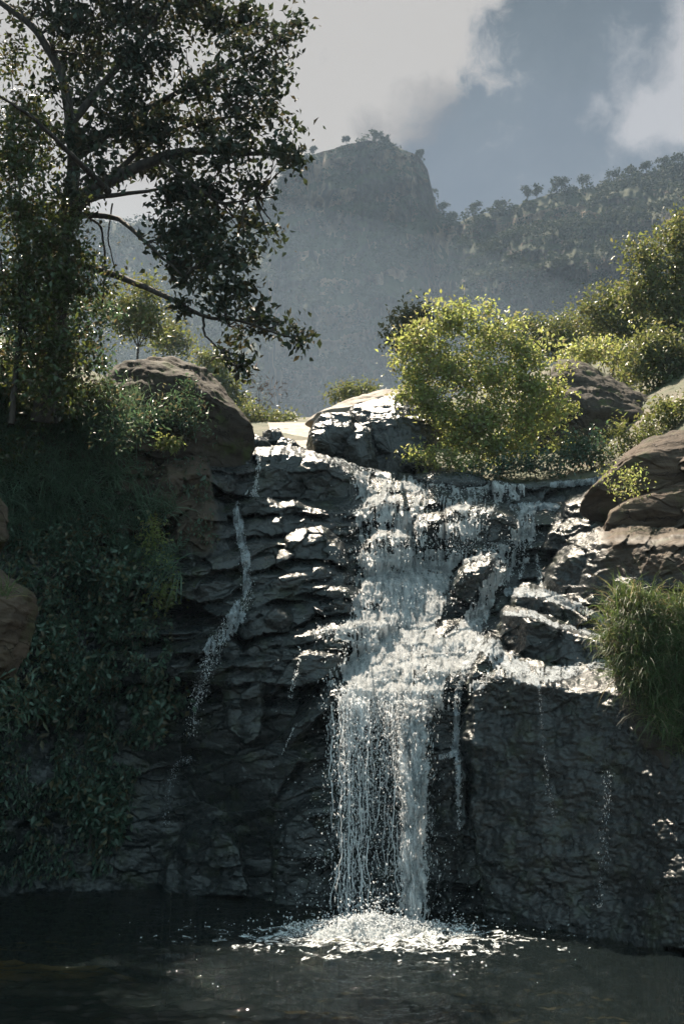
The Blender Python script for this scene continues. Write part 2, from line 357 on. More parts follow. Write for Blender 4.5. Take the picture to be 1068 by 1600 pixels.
def block(poly, out, tread, tdepth, rnd=0.3, jag=1.0, seed=0, strata=1.0, under=0.0):
    """a block of bedrock standing proud of the cliff: outline in the picture plane, sloping top tread, steep face"""
    poly = np.array(poly, float)
    x0, x1 = poly[:, 0].min() - 12, poly[:, 0].max() + 12; y0, y1 = poly[:, 1].min() - 12, poly[:, 1].max() + 12
    i0, i1 = np.searchsorted(gx, x0), np.searchsorted(gx, x1); j0, j1 = np.searchsorted(gy, y0), np.searchsorted(gy, y1)
    X = GX[j0:j1, i0:i1]; Yp = GY[j0:j1, i0:i1]
    X = X + jag * (7 * fbm(X / 40, Yp / 30, 3, seed) + 2 * noise2(X / 9, Yp / 7, seed + 1)); Yp = Yp + jag * (6 * fbm(X / 45, Yp / 40, 3, seed + 2) + 1.5 * noise2(X / 8, Yp / 6, seed + 3))
    top = np.full(X.shape, 1e9); bot = np.full(X.shape, -1e9)
    for p, q in zip(poly, np.roll(poly, -1, 0)):
        if abs(p[0] - q[0]) < 1e-6: continue
        t = (X - p[0]) / (q[0] - p[0]); ok = (t >= 0) & (t <= 1); yy = p[1] + t * (q[1] - p[1])
        top = np.where(ok, np.minimum(top, yy), top); bot = np.where(ok, np.maximum(bot, yy), bot)
    inside = (Yp > top) & (Yp < bot)
    c = poly.mean(0); yb = poly[:, 1].max()
    ref = base_depth(X, np.clip(bot, 0, 1500))
    u = np.clip((X - poly[:, 0].min()) / (np.ptp(poly[:, 0])), 0, 1)
    dpt = Yp - top
    Y = ref - out + tdepth * (1 - sstep(dpt / tread, 0, 1)) ** 1.3 + rnd * (1 - np.sqrt(np.clip(1 - (2 * u - 1) ** 4, 0, 1))) - 0.004 * under * dpt
    ax, ay, ra = facet(X, Yp, 85, 60, seed + 50); bx, by_, rb = facet(X, Yp, 34, 20, seed + 70, 0.2)
    Y = Y + strata * (ra[0] * 0.22 + ra[2] * 0.009 * ax + ra[3] * 0.007 * ay + rb[0] * 0.09 + rb[2] * 0.009 * bx + rb[3] * 0.007 * by_)
    Y = Y - 0.22 * fbm(X / 95, Yp / 75, 3, seed + 4) - 0.03 * fbm(X / 18, Yp / 9, 4, seed + 5, 0.6)
    G = GD[j0:j1, i0:i1]
    GD[j0:j1, i0:i1] = np.where(inside, np.minimum(G, Y), G)
GD0 = GD.copy()
for a in (
    ([(395, 700), (440, 694), (490, 704), (545, 722), (585, 746), (592, 782), (545, 792), (470, 778), (400, 776)], 0.1, 16, 1.2),
    ([(320, 715), (345, 700), (395, 702), (398, 770), (330, 770)], 0.0, 10, 1.2),
    ([(340, 795), (400, 776), (470, 780), (545, 792), (588, 797), (585, 812), (520, 808), (470, 803), (400, 803), (345, 806)], 0.5, 14, 0.5),
    ([(372, 812), (430, 799), (500, 802), (560, 808), (575, 818), (548, 838), (470, 826), (420, 838), (375, 840)], 0.5, 17, 0.55),
    ([(432, 850), (455, 826), (505, 824), (538, 848), (550, 892), (520, 878), (440, 868)], 0.6, 20, 0.65),
    ([(360, 850), (400, 838), (436, 842), (436, 862), (400, 874), (365, 876)], 0.5, 17, 0.5),
    ([(430, 885), (470, 872), (520, 876), (555, 895), (552, 915), (480, 905), (435, 905)], 0.5, 17, 0.55),
    ([(395, 915), (450, 903), (520, 905), (560, 918), (556, 938), (480, 930), (400, 940)], 0.5, 17, 0.5),
    ([(375, 945), (420, 935), (455, 950), (460, 985), (420, 990), (380, 1000), (360, 985)], 0.6, 22, 0.6),
    ([(480, 940), (520, 930), (560, 940), (560, 958), (500, 962)], 0.5, 12, 0.4),
    ([(445, 990), (480, 958), (545, 948), (590, 955), (590, 1012), (510, 1012), (460, 1006)], 0.55, 48, 1.3),
    ([(360, 1020), (400, 995), (470, 1005), (540, 1015), (545, 1050), (470, 1075), (380, 1060)], 0.5, 16, 0.5),
    ([(425, 1150), (465, 1098), (515, 1052), (580, 1040), (585, 1098), (510, 1112), (455, 1160)], 0.75, 38, 1.3),
    ([(345, 1062), (412, 1050), (416, 1105), (404, 1150), (385, 1162), (355, 1140)], 0.45, 20, 0.5),
    ([(300, 1010), (350, 985), (380, 1000), (380, 1060), (320, 1070)], 0.5, 16, 0.7),
    ([(640, 838), (655, 805), (688, 798), (702, 835), (690, 855), (650, 858)], 0.4, 14, 0.8),
    ([(690, 800), (720, 782), (775, 785), (812, 800), (808, 860), (770, 866), (700, 862)], 0.45, 16, 1.0),
    ([(560, 850), (590, 822), (640, 830), (650, 870), (600, 880), (565, 880)], 0.35, 16, 0.9),
    ([(698, 910), (722, 875), (765, 862), (796, 868), (792, 895), (772, 938), (745, 950), (715, 934)], 0.7, 26, 1.0),
    ([(560, 905), (610, 893), (660, 900), (660, 930), (600, 935), (560, 930)], 0.35, 16, 0.8),
    ([(782, 935), (815, 910), (860, 922), (915, 945), (955, 970), (950, 996), (870, 982), (800, 966)], 0.75, 22, 1.3),
    ([(765, 985), (790, 946), (830, 954), (880, 970), (955, 992), (958, 1040), (880, 1046), (820, 1042), (795, 1016)], 0.85, 18, 1.0),
    ([(725, 1050), (740, 1015), (765, 985), (800, 1010), (815, 1035), (780, 1075), (730, 1090)], 0.7, 40, 1.2),
    ([(718, 1095), (740, 1050), (775, 1014), (830, 1030), (900, 1042), (975, 1036), (1060, 1060), (1260, 1075), (1260, 1500), (985, 1475), (760, 1475), (738, 1300), (716, 1170)], 0.75, 44, 1.5, 0.8, 1.2, 0.2),
    ([(672, 1195), (690, 1183), (722, 1184), (732, 1210), (726, 1300), (700, 1440), (668, 1440)], 0.4, 12, 0.5),
    ([(835, 935), (868, 862), (905, 833), (960, 820), (1068, 826), (1240, 830), (1240, 935), (1068, 922), (960, 948), (890, 945)], 1.3, 30, 1.6, 0.9),
    ([(880, 960), (900, 938), (960, 940), (970, 990), (920, 985)], 0.5, 14, 0.8),
    ([(845, 860), (855, 822), (905, 806), (960, 814), (950, 836), (890, 862)], 0.7, 14, 0.9),
    ([(870, 815), (885, 778), (930, 762), (985, 772), (985, 806), (920, 824)], 0.5, 18, 1.0),
    ([(200, 790), (225, 735), (262, 702), (320, 692), (345, 722), (330, 790), (260, 812)], 0.6, 50, 1.6),
    ([(252, 850), (280, 790), (320, 768), (352, 788), (368, 830), (362, 862), (310, 880)], 0.6, 44, 1.4),
    ([(250, 1400), (262, 1320), (290, 1275), (335, 1262), (375, 1300), (392, 1400)], 0.7, 34, 0.9),
    ([(420, 1300), (470, 1250), (520, 1240), (530, 1420), (430, 1420)], 0.35, 20, 0.5),
): block(*a[:4], rnd=a[4] if len(a) > 4 else 0.35, jag=a[5] if len(a) > 5 else 1.0, strata=a[6] if len(a) > 6 else 1.0, seed=int(a[0][0][0] + a[0][0][1]))
def sample(G, px, py):
    x = np.clip((np.asarray(px, float) - gx[0]) / GS, 0, len(gx) - 1.001); y = np.clip((np.asarray(py, float) - gy[0]) / GS, 0, len(gy) - 1.001)
    ix = x.astype(int); iy = y.astype(int); fx = x - ix; fy = y - iy
    return (G[iy, ix] * (1 - fx) + G[iy, ix + 1] * fx) * (1 - fy) + (G[iy + 1, ix] * (1 - fx) + G[iy + 1, ix + 1] * fx) * fy
def Yc(px, py): return sample(GD, px, py)
def dryness(px, py):
    """1 on the rock that stays dry: the brown slope on the left and the upper right"""
    left = sstep(330 + 0.1 * (py - 700) - px, -25, 35) * sstep(880 - py, -30, 60)
    right = np.maximum(sstep(px - 915, -30, 60) * sstep(845 - py, -20, 30), 0.62 * sstep(px - 900, 0, 60) * sstep(925 - py, -10, 40))
    return np.clip(left + right, 0, 1)

# streams: (px, py, half width, strength)
MAIN = [
    [(470, 698, 5, .55), (520, 716, 14, .6), (560, 732, 24, .85), (590, 760, 34, 1), (600, 800, 46, 1), (595, 850, 50, .95), (612, 910, 56, 1), (622, 970, 68, 1), (616, 1030, 72, 1), (606, 1080, 78, .95), (606, 1112, 80, .85)],
    [(640, 752, 20, .75), (700, 766, 30, .85), (760, 764, 32, .85), (800, 766, 22, .7)],
    [(640, 765, 26, .8), (655, 800, 22, .8), (640, 850, 30, .9), (640, 900, 34, 1)],
    [(715, 775, 28, .9), (712, 812, 26, .75), (700, 850, 30, .75), (672, 890, 36, .95), (655, 940, 40, 1)],
    [(765, 772, 24, .8), (742, 815, 26, .7), (735, 855, 20, .65)],
    [(680, 862, 14, .9), (730, 862, 16, .8), (780, 858, 16, .75), (815, 848, 12, .7)],
    [(822, 800, 18, .9), (818, 830, 22, .95), (815, 860, 22, .7), (790, 880, 18, .7), (768, 912, 13, .75), (755, 945, 15, .8), (735, 985, 24, .85), (705, 1020, 30, .9), (675, 1060, 20, .8)],
    [(500, 985, 14, .42), (550, 985, 20, .6)],
    [(690, 1045, 8, .8), (668, 1090, 24, .95)],
]
def stream_field(px, py, streams):
    W = np.zeros(np.broadcast(px, py).shape)
    for st in streams:
        for (x0, y0, w0, i0), (x1, y1, w1, i1) in zip(st[:-1], st[1:]):
            dx, dy = x1 - x0, y1 - y0
            t = np.clip(((px - x0) * dx + (py - y0) * dy) / (dx * dx + dy * dy), 0, 1)
            dist = np.hypot(px - x0 - t * dx, py - y0 - t * dy); w = w0 + t * (w1 - w0)
            W = np.maximum(W, (i0 + t * (i1 - i0)) * (1 - sstep(dist / w, 0.55, 1.35)))
    return W

WF_ = stream_field(GX, GY, MAIN) * sstep(GY, 860, 940) * (1 - sstep(GY, 1100, 1130))
BD_ = base_depth(GX, GY) - 0.22 * fbm(GX / 60, GY / 50, 4, 141) - 0.10 * fbm(GX / 22, GY / 30, 3, 143)
WF_ = 0.75 * WF_
GD = GD * (1 - WF_) + BD_ * WF_
nr = 640
S = np.linspace(0, 1, nr)[:, None]
CP = crest_py(gx); BP = base_py(gx)
PYg = CP + (BP + 6 - CP) * S
PXg = np.broadcast_to(gx, PYg.shape)
V = unproj(PXg, PYg, Yc(PXg, PYg))
top = V[:1].copy()
back = []
for i, dy in enumerate((3.0, 1.4, 0.5)):
    b = top.copy(); b[..., 1] += dy; b[..., 2] += -0.05 * dy; back.append(b)
low = V[-1:].copy(); low1 = low.copy(); low1[..., 2] = -2.2
V = np.concatenate(back + [V, low1], 0)
wet = 1 - dryness(PXg, PYg)
wet = np.concatenate([wet[:1]] * 3 + [wet, wet[-1:]], 0)
cliff = mesh_np('rock_cliff', V.reshape(-1, 3), grid_faces(V.shape[0], V.shape[1]), M_CLIFF, attrs={'wet': wet.ravel()})
tag(cliff, kind='structure')

# ---------------------------------------------------------------- rocks: closed meshes, outline in the picture plane and real depth
def rock(name, label, poly, Y, thick, mat, seed, cat='boulder', group=None, box=0.6, lean=0.5, cuts=6, rough=1.0, res=(280, 120), top_cut=True, cutd=0.78):
    poly = np.array(poly, float)
    c = np.array([(poly[:, 0].min() + poly[:, 0].max()) / 2, (poly[:, 1].min() + poly[:, 1].max()) / 2])
    n, mrows = res
    th = np.linspace(0, 2 * np.pi, n, endpoint=False)
    dx, dy = np.cos(th), np.sin(th)
    rad = np.zeros(n)
    for i in range(len(poly)):
        p, q = poly[i] - c, poly[(i + 1) % len(poly)] - c
        e = q - p
        den = dx * e[1] - dy * e[0]
        with np.errstate(divide='ignore', invalid='ignore'):
            r = (p[0] * e[1] - p[1] * e[0]) / den; s = (p[0] * dy - p[1] * dx) / den
        ok = (np.abs(den) > 1e-9) & (r > 0) & (s >= -1e-6) & (s <= 1 + 1e-6)
        rad = np.where(ok, np.maximum(rad, r), rad)
    for _ in range(2): rad = (np.roll(rad, 1) + 2 * rad + np.roll(rad, -1)) / 4
    ph = np.linspace(-np.pi / 2, np.pi / 2, mrows)[:, None]
    rho = np.cos(ph) ** box; rho[0] = rho[-1] = 0
    dep = np.sign(np.sin(ph)) * np.abs(np.sin(ph)) ** 0.8
    vx = rho * dx * rad; vy = rho * dy * rad
    H = poly[:, 1].max() - poly[:, 1].min()
    up = -vy / (H / 2)
    Yp = Y - thick * dep + lean * thick * up
    P = unproj(c[0] + vx, c[1] + vy, Yp)
    C0 = unproj(c[0], c[1], Y)
    rr = np.random.default_rng(seed)
    half = np.array([(poly[:, 0].max() - poly[:, 0].min()) / 2 * Y / FPX, thick, H / 2 * Y / FPX])
    Q = (P - C0) / half
    for i in range(cuts * 2):
        nn = rr.normal(size=3) * (0.7, 1.2, 1.0)
        if i == 0 and top_cut: nn = np.array([rr.normal() * 0.2, -0.55, 1.0])
        nn[1] = -abs(nn[1]); nn /= np.linalg.norm(nn); d = cutd * rr.uniform(0.85, 1.1)
        ex = np.maximum(0, Q @ nn - d); Q = Q - ex[..., None] * nn * 0.97
    P = C0 + Q * half
    N = Q / np.maximum(np.linalg.norm(Q, axis=-1, keepdims=True), 1e-6)
    s = half.mean()
    strat = noise3(P * (1, 1, 3.0), 0.7 * max(s, 0.5), seed + 1, 4)
    disp = rough * s * (0.12 * noise3(P, s * 0.9, seed, 4) + 0.07 * strat) + rough * 0.03 * noise3(P, 0.16, seed + 3, 3)
    zz = (P[..., 2] + 0.22 * P[..., 0] + 0.35 * noise3(P, 0.9, seed + 6, 3)) / (0.16 * s + 0.10); kz = np.floor(zz); fz = zz - kz
    disp = disp + rough * (0.018 * s + 0.008) * (hash01(kz.astype(int), seed, 5) - 0.5 + 0.8 * (0.4 - fz)) + rough * 0.03 * s * (1 - 2 * np.abs(noise3(P, 0.35 * s, seed + 7, 4))) + rough * 0.012 * noise3(P, 0.07, seed + 9, 3)
    P = P + N * disp[..., None]
    P[0] = P[0].mean(0); P[-1] = P[-1].mean(0)
    o = mesh_np(name, P.reshape(-1, 3), grid_faces(mrows, n, wrap=True), mat)
    o.data.flip_normals()
    return tag(o, label, cat, group)
def cy(px, py, off): return float(Yc(np.array(px), np.array(py))) - off
GRP = 'rocks of the waterfall'
rock('boulder', 'sunlit brown boulder at the top of the right bank', [(900, 800), (925, 765), (945, 742), (975, 716), (1020, 692), (1068, 678), (1190, 640), (1190, 860), (1068, 860), (990, 840), (920, 830)], cy(1040, 780, -0.5), 1.4, M_DRY, 6, group=GRP, lean=0.55, cuts=9, box=0.45, cutd=0.85)
rock('boulder', 'broad brown boulder beneath the sunlit one on the right bank', [(940, 850), (955, 800), (1010, 770), (1068, 750), (1190, 735), (1190, 880), (1068, 880), (960, 880)], cy(1050, 800, 0.0) + 0.2, 1.0, M_DRY, 7, group=GRP, lean=0.5, box=0.45, cuts=8, cutd=0.85)
rock('boulder', 'square black boulder at the head of the falls', [(475, 720), (477, 655), (498, 638), (535, 634), (552, 650), (556, 720), (530, 760), (490, 750)], 28.6, 1.0, M_WET, 10, group=GRP, box=0.33, lean=0.2, cutd=0.9, cuts=9)
rock('boulder', 'black fractured boulder beneath the leafy bush at the head of the falls', [(545, 650), (560, 632), (605, 622), (640, 615), (672, 640), (682, 720), (660, 790), (600, 800), (550, 760)], 29.3, 1.4, M_WET, 11, group=GRP, box=0.36, lean=0.2, cutd=0.88, cuts=10, rough=1.3)
rock('boulder', 'black split stone between the square boulder and the fractured one', [(538, 720), (541, 672), (556, 660), (580, 672), (590, 730), (570, 770), (545, 760)], 28.2, 0.8, M_WET, 31, group=GRP, box=0.36, lean=0.2, cutd=0.88, cuts=8)
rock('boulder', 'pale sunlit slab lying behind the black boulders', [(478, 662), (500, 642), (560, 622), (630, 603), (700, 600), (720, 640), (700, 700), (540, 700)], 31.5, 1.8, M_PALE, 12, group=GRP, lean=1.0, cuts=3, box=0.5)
rock('boulder', 'leaning wedge of black stone on the lip left of the head of the falls', [(368, 712), (378, 676), (396, 670), (424, 694), (420, 720), (385, 724)], 26.6, 0.6, M_WET, 13, group=GRP, res=(70, 40), box=0.45, cuts=8)
rock('boulder', 'upright black stone on the lip left of the head of the falls', [(408, 700), (412, 668), (430, 664), (446, 672), (448, 702), (428, 710)], 27.4, 0.5, M_WET, 14, group=GRP, res=(70, 40), box=0.4, cuts=8)
rock('boulder', 'low black stone next to the bright upstream channel', [(424, 716), (432, 685), (450, 680), (472, 700), (470, 722), (436, 722)], 27.0, 0.5, M_WET, 15, group=GRP, res=(70, 40), box=0.45, cuts=8)
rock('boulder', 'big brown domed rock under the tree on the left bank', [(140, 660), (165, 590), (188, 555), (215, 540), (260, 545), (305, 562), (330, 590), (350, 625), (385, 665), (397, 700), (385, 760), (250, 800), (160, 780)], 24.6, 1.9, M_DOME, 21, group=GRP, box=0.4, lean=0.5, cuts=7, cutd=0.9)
rock('boulder', 'upper brown rock jutting in at the left picture edge', [(-140, 765), (-10, 772), (10, 795), (14, 840), (4, 868), (-30, 880), (-140, 880)], 14.6, 0.7, M_DRY, 24, group=GRP, lean=0.2, box=0.4, cuts=9)
rock('boulder', 'lower tan rock with angular faces jutting in at the left picture edge', [(-140, 870), (-4, 882), (25, 912), (56, 938), (58, 968), (48, 1008), (22, 1058), (-10, 1066), (-140, 1070)], 14.0, 0.8, M_DRY, 25, group=GRP, lean=0.1, cuts=10, cutd=0.8, box=0.4)
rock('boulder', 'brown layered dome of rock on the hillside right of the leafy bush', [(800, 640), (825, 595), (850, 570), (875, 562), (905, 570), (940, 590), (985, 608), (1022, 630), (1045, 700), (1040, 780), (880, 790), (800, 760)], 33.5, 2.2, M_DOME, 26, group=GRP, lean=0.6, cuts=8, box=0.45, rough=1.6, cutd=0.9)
rock('boulder', 'flat dark stone breaking the water at the top of the cascade', [(632, 765), (650, 740), (690, 731), (740, 738), (765, 752), (740, 772), (680, 776)], cy(700, 756, -0.2), 0.6, M_WET, 27, group=GRP, lean=0.9, res=(90, 40), box=0.5)

# ---------------------------------------------------------------- ground behind, pool bed, far ground
def sheet(name, px, top_py, low_py, Ytop, Ylow, rows, mat, power=1.0, rough=0.6, seed=60, drop=True, attrs=None):
    s = np.linspace(0, 1, rows)[:, None]
    PY = top_py + (low_py - top_py) * s; PX = np.broadcast_to(px, PY.shape)
    Y = Ytop * (Ylow / Ytop) ** (s ** power)
    V = unproj(PX, PY, Y)
    amp = rough * np.minimum(1, 4 * s) * np.minimum(1, 4 * (1 - s))
    V[..., 2] += amp * fbm(V[..., 0] / 7, V[..., 1] / 7, 4, seed)
    if drop:
        ends = []
        for dy, dz in ((60, -30), (25, -10), (6, -1.2)):
            b = V[:1].copy(); b[..., 1] += dy; b[..., 2] += dz; ends.append(b)
        V = np.concatenate(ends + [V], 0)
    return mesh_np(name, V.reshape(-1, 3), grid_faces(V.shape[0], V.shape[1]), mat)
hx = np.arange(-300, 1400, 8.0)
TOPPX = np.array([-300, 0, 170, 300, 380, 480, 600, 700, 850, 950, 1068, 1400], float)
TOPPY = np.array([470, 520, 590, 645, 656, 652, 640, 625, 575, 540, 500, 420], float)
TOPY = np.array([28, 30, 34, 55, 70, 75, 70, 60, 55, 52, 48, 42], float)
m_ground, t = newmat('dry_ground')
P = t.n('NewGeometry').outputs['Position']
gn = t.n('TexNoise', {'Vector': P, 'Scale': 0.5, 'Detail': 8.0, 'Roughness': 0.65}).outputs['Fac']
gcol = t.mix(t.smooth(gn, .42, .66), (0.045, 0.055, 0.022), (0.12, 0.10, 0.07))
b = t.n('BsdfPrincipled', {'Base Color': gcol, 'Roughness': 0.9, 'Normal': t.n('Bump', {'Height': gn, 'Distance': 0.3}).outputs[0]})
t.link(b.outputs[0], t.n('OutputMaterial').inputs[0])
tag(sheet('hillside', hx, np.interp(hx, TOPPX, TOPPY), crest_py(hx) + 6, np.interp(hx, TOPPX, TOPY), Yc(hx, crest_py(hx)) + 0.35, 90, m_ground), kind='structure')
m_bed, t = newmat('pool_bed_rock')
P = t.n('NewGeometry').outputs['Position']
bn = t.n('TexNoise', {'Vector': P, 'Scale': 1.2, 'Detail': 6.0}).outputs['Fac']
t.link(t.n('BsdfPrincipled', {'Base Color': t.mix(bn, (0.012, 0.012, 0.008), (0.03, 0.026, 0.014)), 'Roughness': 0.9}).outputs[0], t.n('OutputMaterial').inputs[0])
g = 2600.0
tag(mesh_np('ground', np.array([(-g, -200, -2.0), (g, -200, -2.0), (g, 3000, -2.0), (-g, 3000, -2.0)], float), np.array([[0, 1, 2, 3]]), m_bed), kind='structure')

# ---------------------------------------------------------------- pool water
m_water, t = newmat('pool_water')
P = t.n('NewGeometry').outputs['Position']
wn = t.n('TexNoise', {'Vector': t.n('Mapping', {'Vector': P, 'Scale': (1, 1.7, 1)}).outputs[0], 'Scale': 8.0, 'Detail': 5.0, 'Roughness': 0.65}).outputs['Fac']
bp = t.n('Bump', {'Height': wn, 'Strength': 0.35, 'Distance': 0.05}).outputs[0]
fr = t.n('Fresnel', {'IOR': 1.33, 'Normal': bp}).outputs[0]
gl = t.n('BsdfGlossy', {'Color': (1, 1, 1, 1), 'Roughness': 0.015, 'Normal': bp})
tp = t.n('BsdfTransparent', {'Color': (0.72, 0.68, 0.48, 1)})
df = t.n('BsdfDiffuse', {'Color': (0.022, 0.032, 0.034, 1)})
murk = t.n('MixShader', {0: 0.22, 1: tp.outputs[0], 2: df.outputs[0]})
t.link(t.n('MixShader', {0: fr, 1: murk.outputs[0], 2: gl.outputs[0]}).outputs[0], t.n('OutputMaterial').inputs[0])
wx_ = np.arange(-13, 13.01, 0.035); wy_ = np.arange(5.0, 24.5, 0.035)
WX, WY = np.meshgrid(wx_, wy_)
PLX, PLY = 1.0, 16.9
rad = np.hypot(WX - PLX, WY - PLY)
amp = 0.42 + 0.6 * np.exp(-rad / 3.0)
WZ = amp * (0.17 * fbm(WX / 0.55, WY / 0.30, 5, 71, 0.6) + 0.022 * fbm(WX / 1.9, WY / 1.1, 2, 75)) \
     + 0.03 * np.exp(-rad / 3.0) * np.sin(rad * 7 + 3 * fbm(WX / 1.5, WY / 1.5, 2, 77))
tag(mesh_np('pool_water', np.stack([WX, WY, WZ], -1).reshape(-1, 3), grid_faces(*WX.shape), m_water), kind='structure')
m_sand, t = newmat('sand_bar')
P = t.n('NewGeometry').outputs['Position']
sn = t.n('TexNoise', {'Vector': P, 'Scale': 2.0, 'Detail': 6.0}).outputs['Fac']
t.link(t.n('BsdfPrincipled', {'Base Color': t.mix(t.smooth(t.n('Attribute', attribute_name='sand').outputs['Fac'], 0.1, 0.6), (0.02, 0.018, 0.01), t.mix(sn, (0.10, 0.066, 0.02), (0.24, 0.16, 0.05))), 'Roughness': 0.9}).outputs[0], t.n('OutputMaterial').inputs[0])
sx, sy = np.meshgrid(np.linspace(-1, 1, 60), np.linspace(-1, 1, 40))
sr = np.hypot(sx, sy)
SV = np.stack([-5.3 + sx * 2.4, 17.5 + sy * 0.42, -0.42 - 0.4 * sr ** 2 + 0.25 * fbm(sx * 2.2, sy * 1.5, 4, 79)], -1)
tag(mesh_np('sandbar', SV.reshape(-1, 3), grid_faces(40, 60), m_sand, attrs={'sand': np.clip(0.95 - sr ** 1.5 + 0.7 * fbm(sx * 2.5, sy * 1.5, 4, 83), 0, 1)}), 'amber sand bar showing through the shallow water on the left', 'sandbar')

# ---------------------------------------------------------------- falling and flowing water
YW = GD.copy() - 0.03
for i in range(1, len(gy)): YW[i] = np.minimum(YW[i], YW[i - 1] + 0.012)
def Yw(px, py): return sample(YW, px, py)
def unit(v): return v / np.maximum(np.linalg.norm(v, axis=-1, keepdims=True), 1e-9)
OCT_V = np.array([(1, 0, 0), (-1, 0, 0), (0, 1, 0), (0, -1, 0), (0, 0, 1), (0, 0, -1)], float)
OCT_F = np.array([(0, 2, 4), (2, 1, 4), (1, 3, 4), (3, 0, 4), (2, 0, 5), (1, 2, 5), (3, 1, 5), (0, 3, 5)])
_g = (1 + 5 ** .5) / 2
ICO_V = unit(np.array([(-1, _g, 0), (1, _g, 0), (-1, -_g, 0), (1, -_g, 0), (0, -1, _g), (0, 1, _g), (0, -1, -_g), (0, 1, -_g), (_g, 0, -1), (_g, 0, 1), (-_g, 0, -1), (-_g, 0, 1)], float))
ICO_F = np.array([(0, 11, 5), (0, 5, 1), (0, 1, 7), (0, 7, 10), (0, 10, 11), (1, 5, 9), (5, 11, 4), (11, 10, 2), (10, 7, 6), (7, 1, 8), (3, 9, 4), (3, 4, 2), (3, 2, 6), (3, 6, 8), (3, 8, 9), (4, 9, 5), (2, 4, 11), (6, 2, 10), (8, 6, 7), (9, 8, 1)])
class Bag:
    """collects vertex / face arrays for one mesh"""
    def __init__(s): s.V = []; s.F = {}; s.n = 0
    def add(s, V, F):
        s.V.append(V); s.F.setdefault(F.shape[1], []).append(F + s.n); s.n += len(V)
    def blobs(s, P, d, length, width, ico=False):
        if len(P) == 0: return
        bv, bf = (ICO_V, ICO_F) if ico else (OCT_V, OCT_F)
        d = unit(d); a = unit(np.cross(d, rng.normal(size=d.shape))); b = np.cross(d, a)
        length = np.broadcast_to(length, len(P)); width = np.broadcast_to(width, len(P))
        w2 = width * rng.uniform(0.6, 1.2, len(P))
        V = P[:, None] + bv[None, :, 0:1] * (a * width[:, None])[:, None] + bv[None, :, 1:2] * (b * w2[:, None])[:, None] + bv[None, :, 2:3] * (d * length[:, None])[:, None]
        F = bf[None] + (np.arange(len(P)) * len(bv))[:, None, None]
        s.add(V.reshape(-1, 3), F.reshape(-1, 3))
    def tube(s, pts, rad, sides=7):
        pts = np.asarray(pts, float); rad = np.broadcast_to(rad, len(pts))
        d = unit(np.gradient(pts, axis=0)); ref = np.where(np.abs(d[:, 2:3]) > 0.9, [[1., 0, 0]], [[0., 0, 1]])
        a = unit(np.cross(d, ref)); b = np.cross(d, a)
        th = np.linspace(0, 2 * np.pi, sides, endpoint=False)
        V = pts[:, None] + rad[:, None, None] * (np.cos(th)[None, :, None] * a[:, None] + np.sin(th)[None, :, None] * b[:, None])
        s.add(V.reshape(-1, 3), grid_faces(len(pts), sides, wrap=True))
    def leaves(s, P, size, up=0.6, droop=0.35, wid=0.5, dirs=None):
        n = len(P)
        if n == 0: return
        size = np.broadcast_to(size, n)[:, None] * rng.uniform(0.65, 1.3, (n, 1))
        d = rng.normal(size=(n, 3)) if dirs is None else dirs + 0.6 * rng.normal(size=(n, 3))
        d[:, 2] -= droop; d = unit(d)
        nn = rng.normal(size=(n, 3)); nn[:, 2] += up; sd_ = unit(np.cross(d, nn)); nn = np.cross(sd_, d)
        mid = P + d * size * 0.45
        V = np.stack([P, mid + sd_ * size * wid * 0.5 + nn * size * 0.10, P + d * size - nn * size * 0.12, mid - sd_ * size * wid * 0.5 + nn * size * 0.10], 1)
        k = (np.arange(n) * 4)[:, None]
        F = np.concatenate([k + np.array([[0, 1, 2]]), k + np.array([[0, 2, 3]])], 0)
        s.add(V.reshape(-1, 3), F)
    def blades(s, P, L, width, lean, droop=0.5, seg=4):
        """grass blades: curved tapering strips; lean (n,3) is the direction they leave the root in"""
        n = len(P); L = np.broadcast_to(L, n) * rng.uniform(0.6, 1.2, n)
        d = unit(lean); side = unit(np.cross(d, rng.normal(size=(n, 3)))); pts = [P]; cur = P
        dd = droop * rng.uniform(0.3, 1.3, n)
        for i in range(seg):
            d = unit(d + np.stack([0 * dd, 0 * dd, -dd * (0.25 + 0.4 * i)], -1)); cur = cur + d * (L / seg)[:, None]; pts.append(cur)
        V = []
        for i, p in enumerate(pts):
            ww = np.broadcast_to(width, n)[:, None] * (1 - (i / seg) ** 1.5 * 0.92)
            V += [p - side * ww, p + side * ww]
        V = np.stack(V, 1)
        k = (np.arange(n) * (2 * seg + 2))[:, None]
        F = np.concatenate([k + np.array([[2 * i, 2 * i + 1, 2 * i + 3, 2 * i + 2]]) for i in range(seg)], 0)
        s.add(V.reshape(-1, 3), F)
    def build(s, name, mat, parent=None, smooth=True):
        V = np.concatenate(s.V); F = [np.concatenate(f) for f in s.F.values()]
        return mesh_np(name, V, F, mat, parent, smooth)

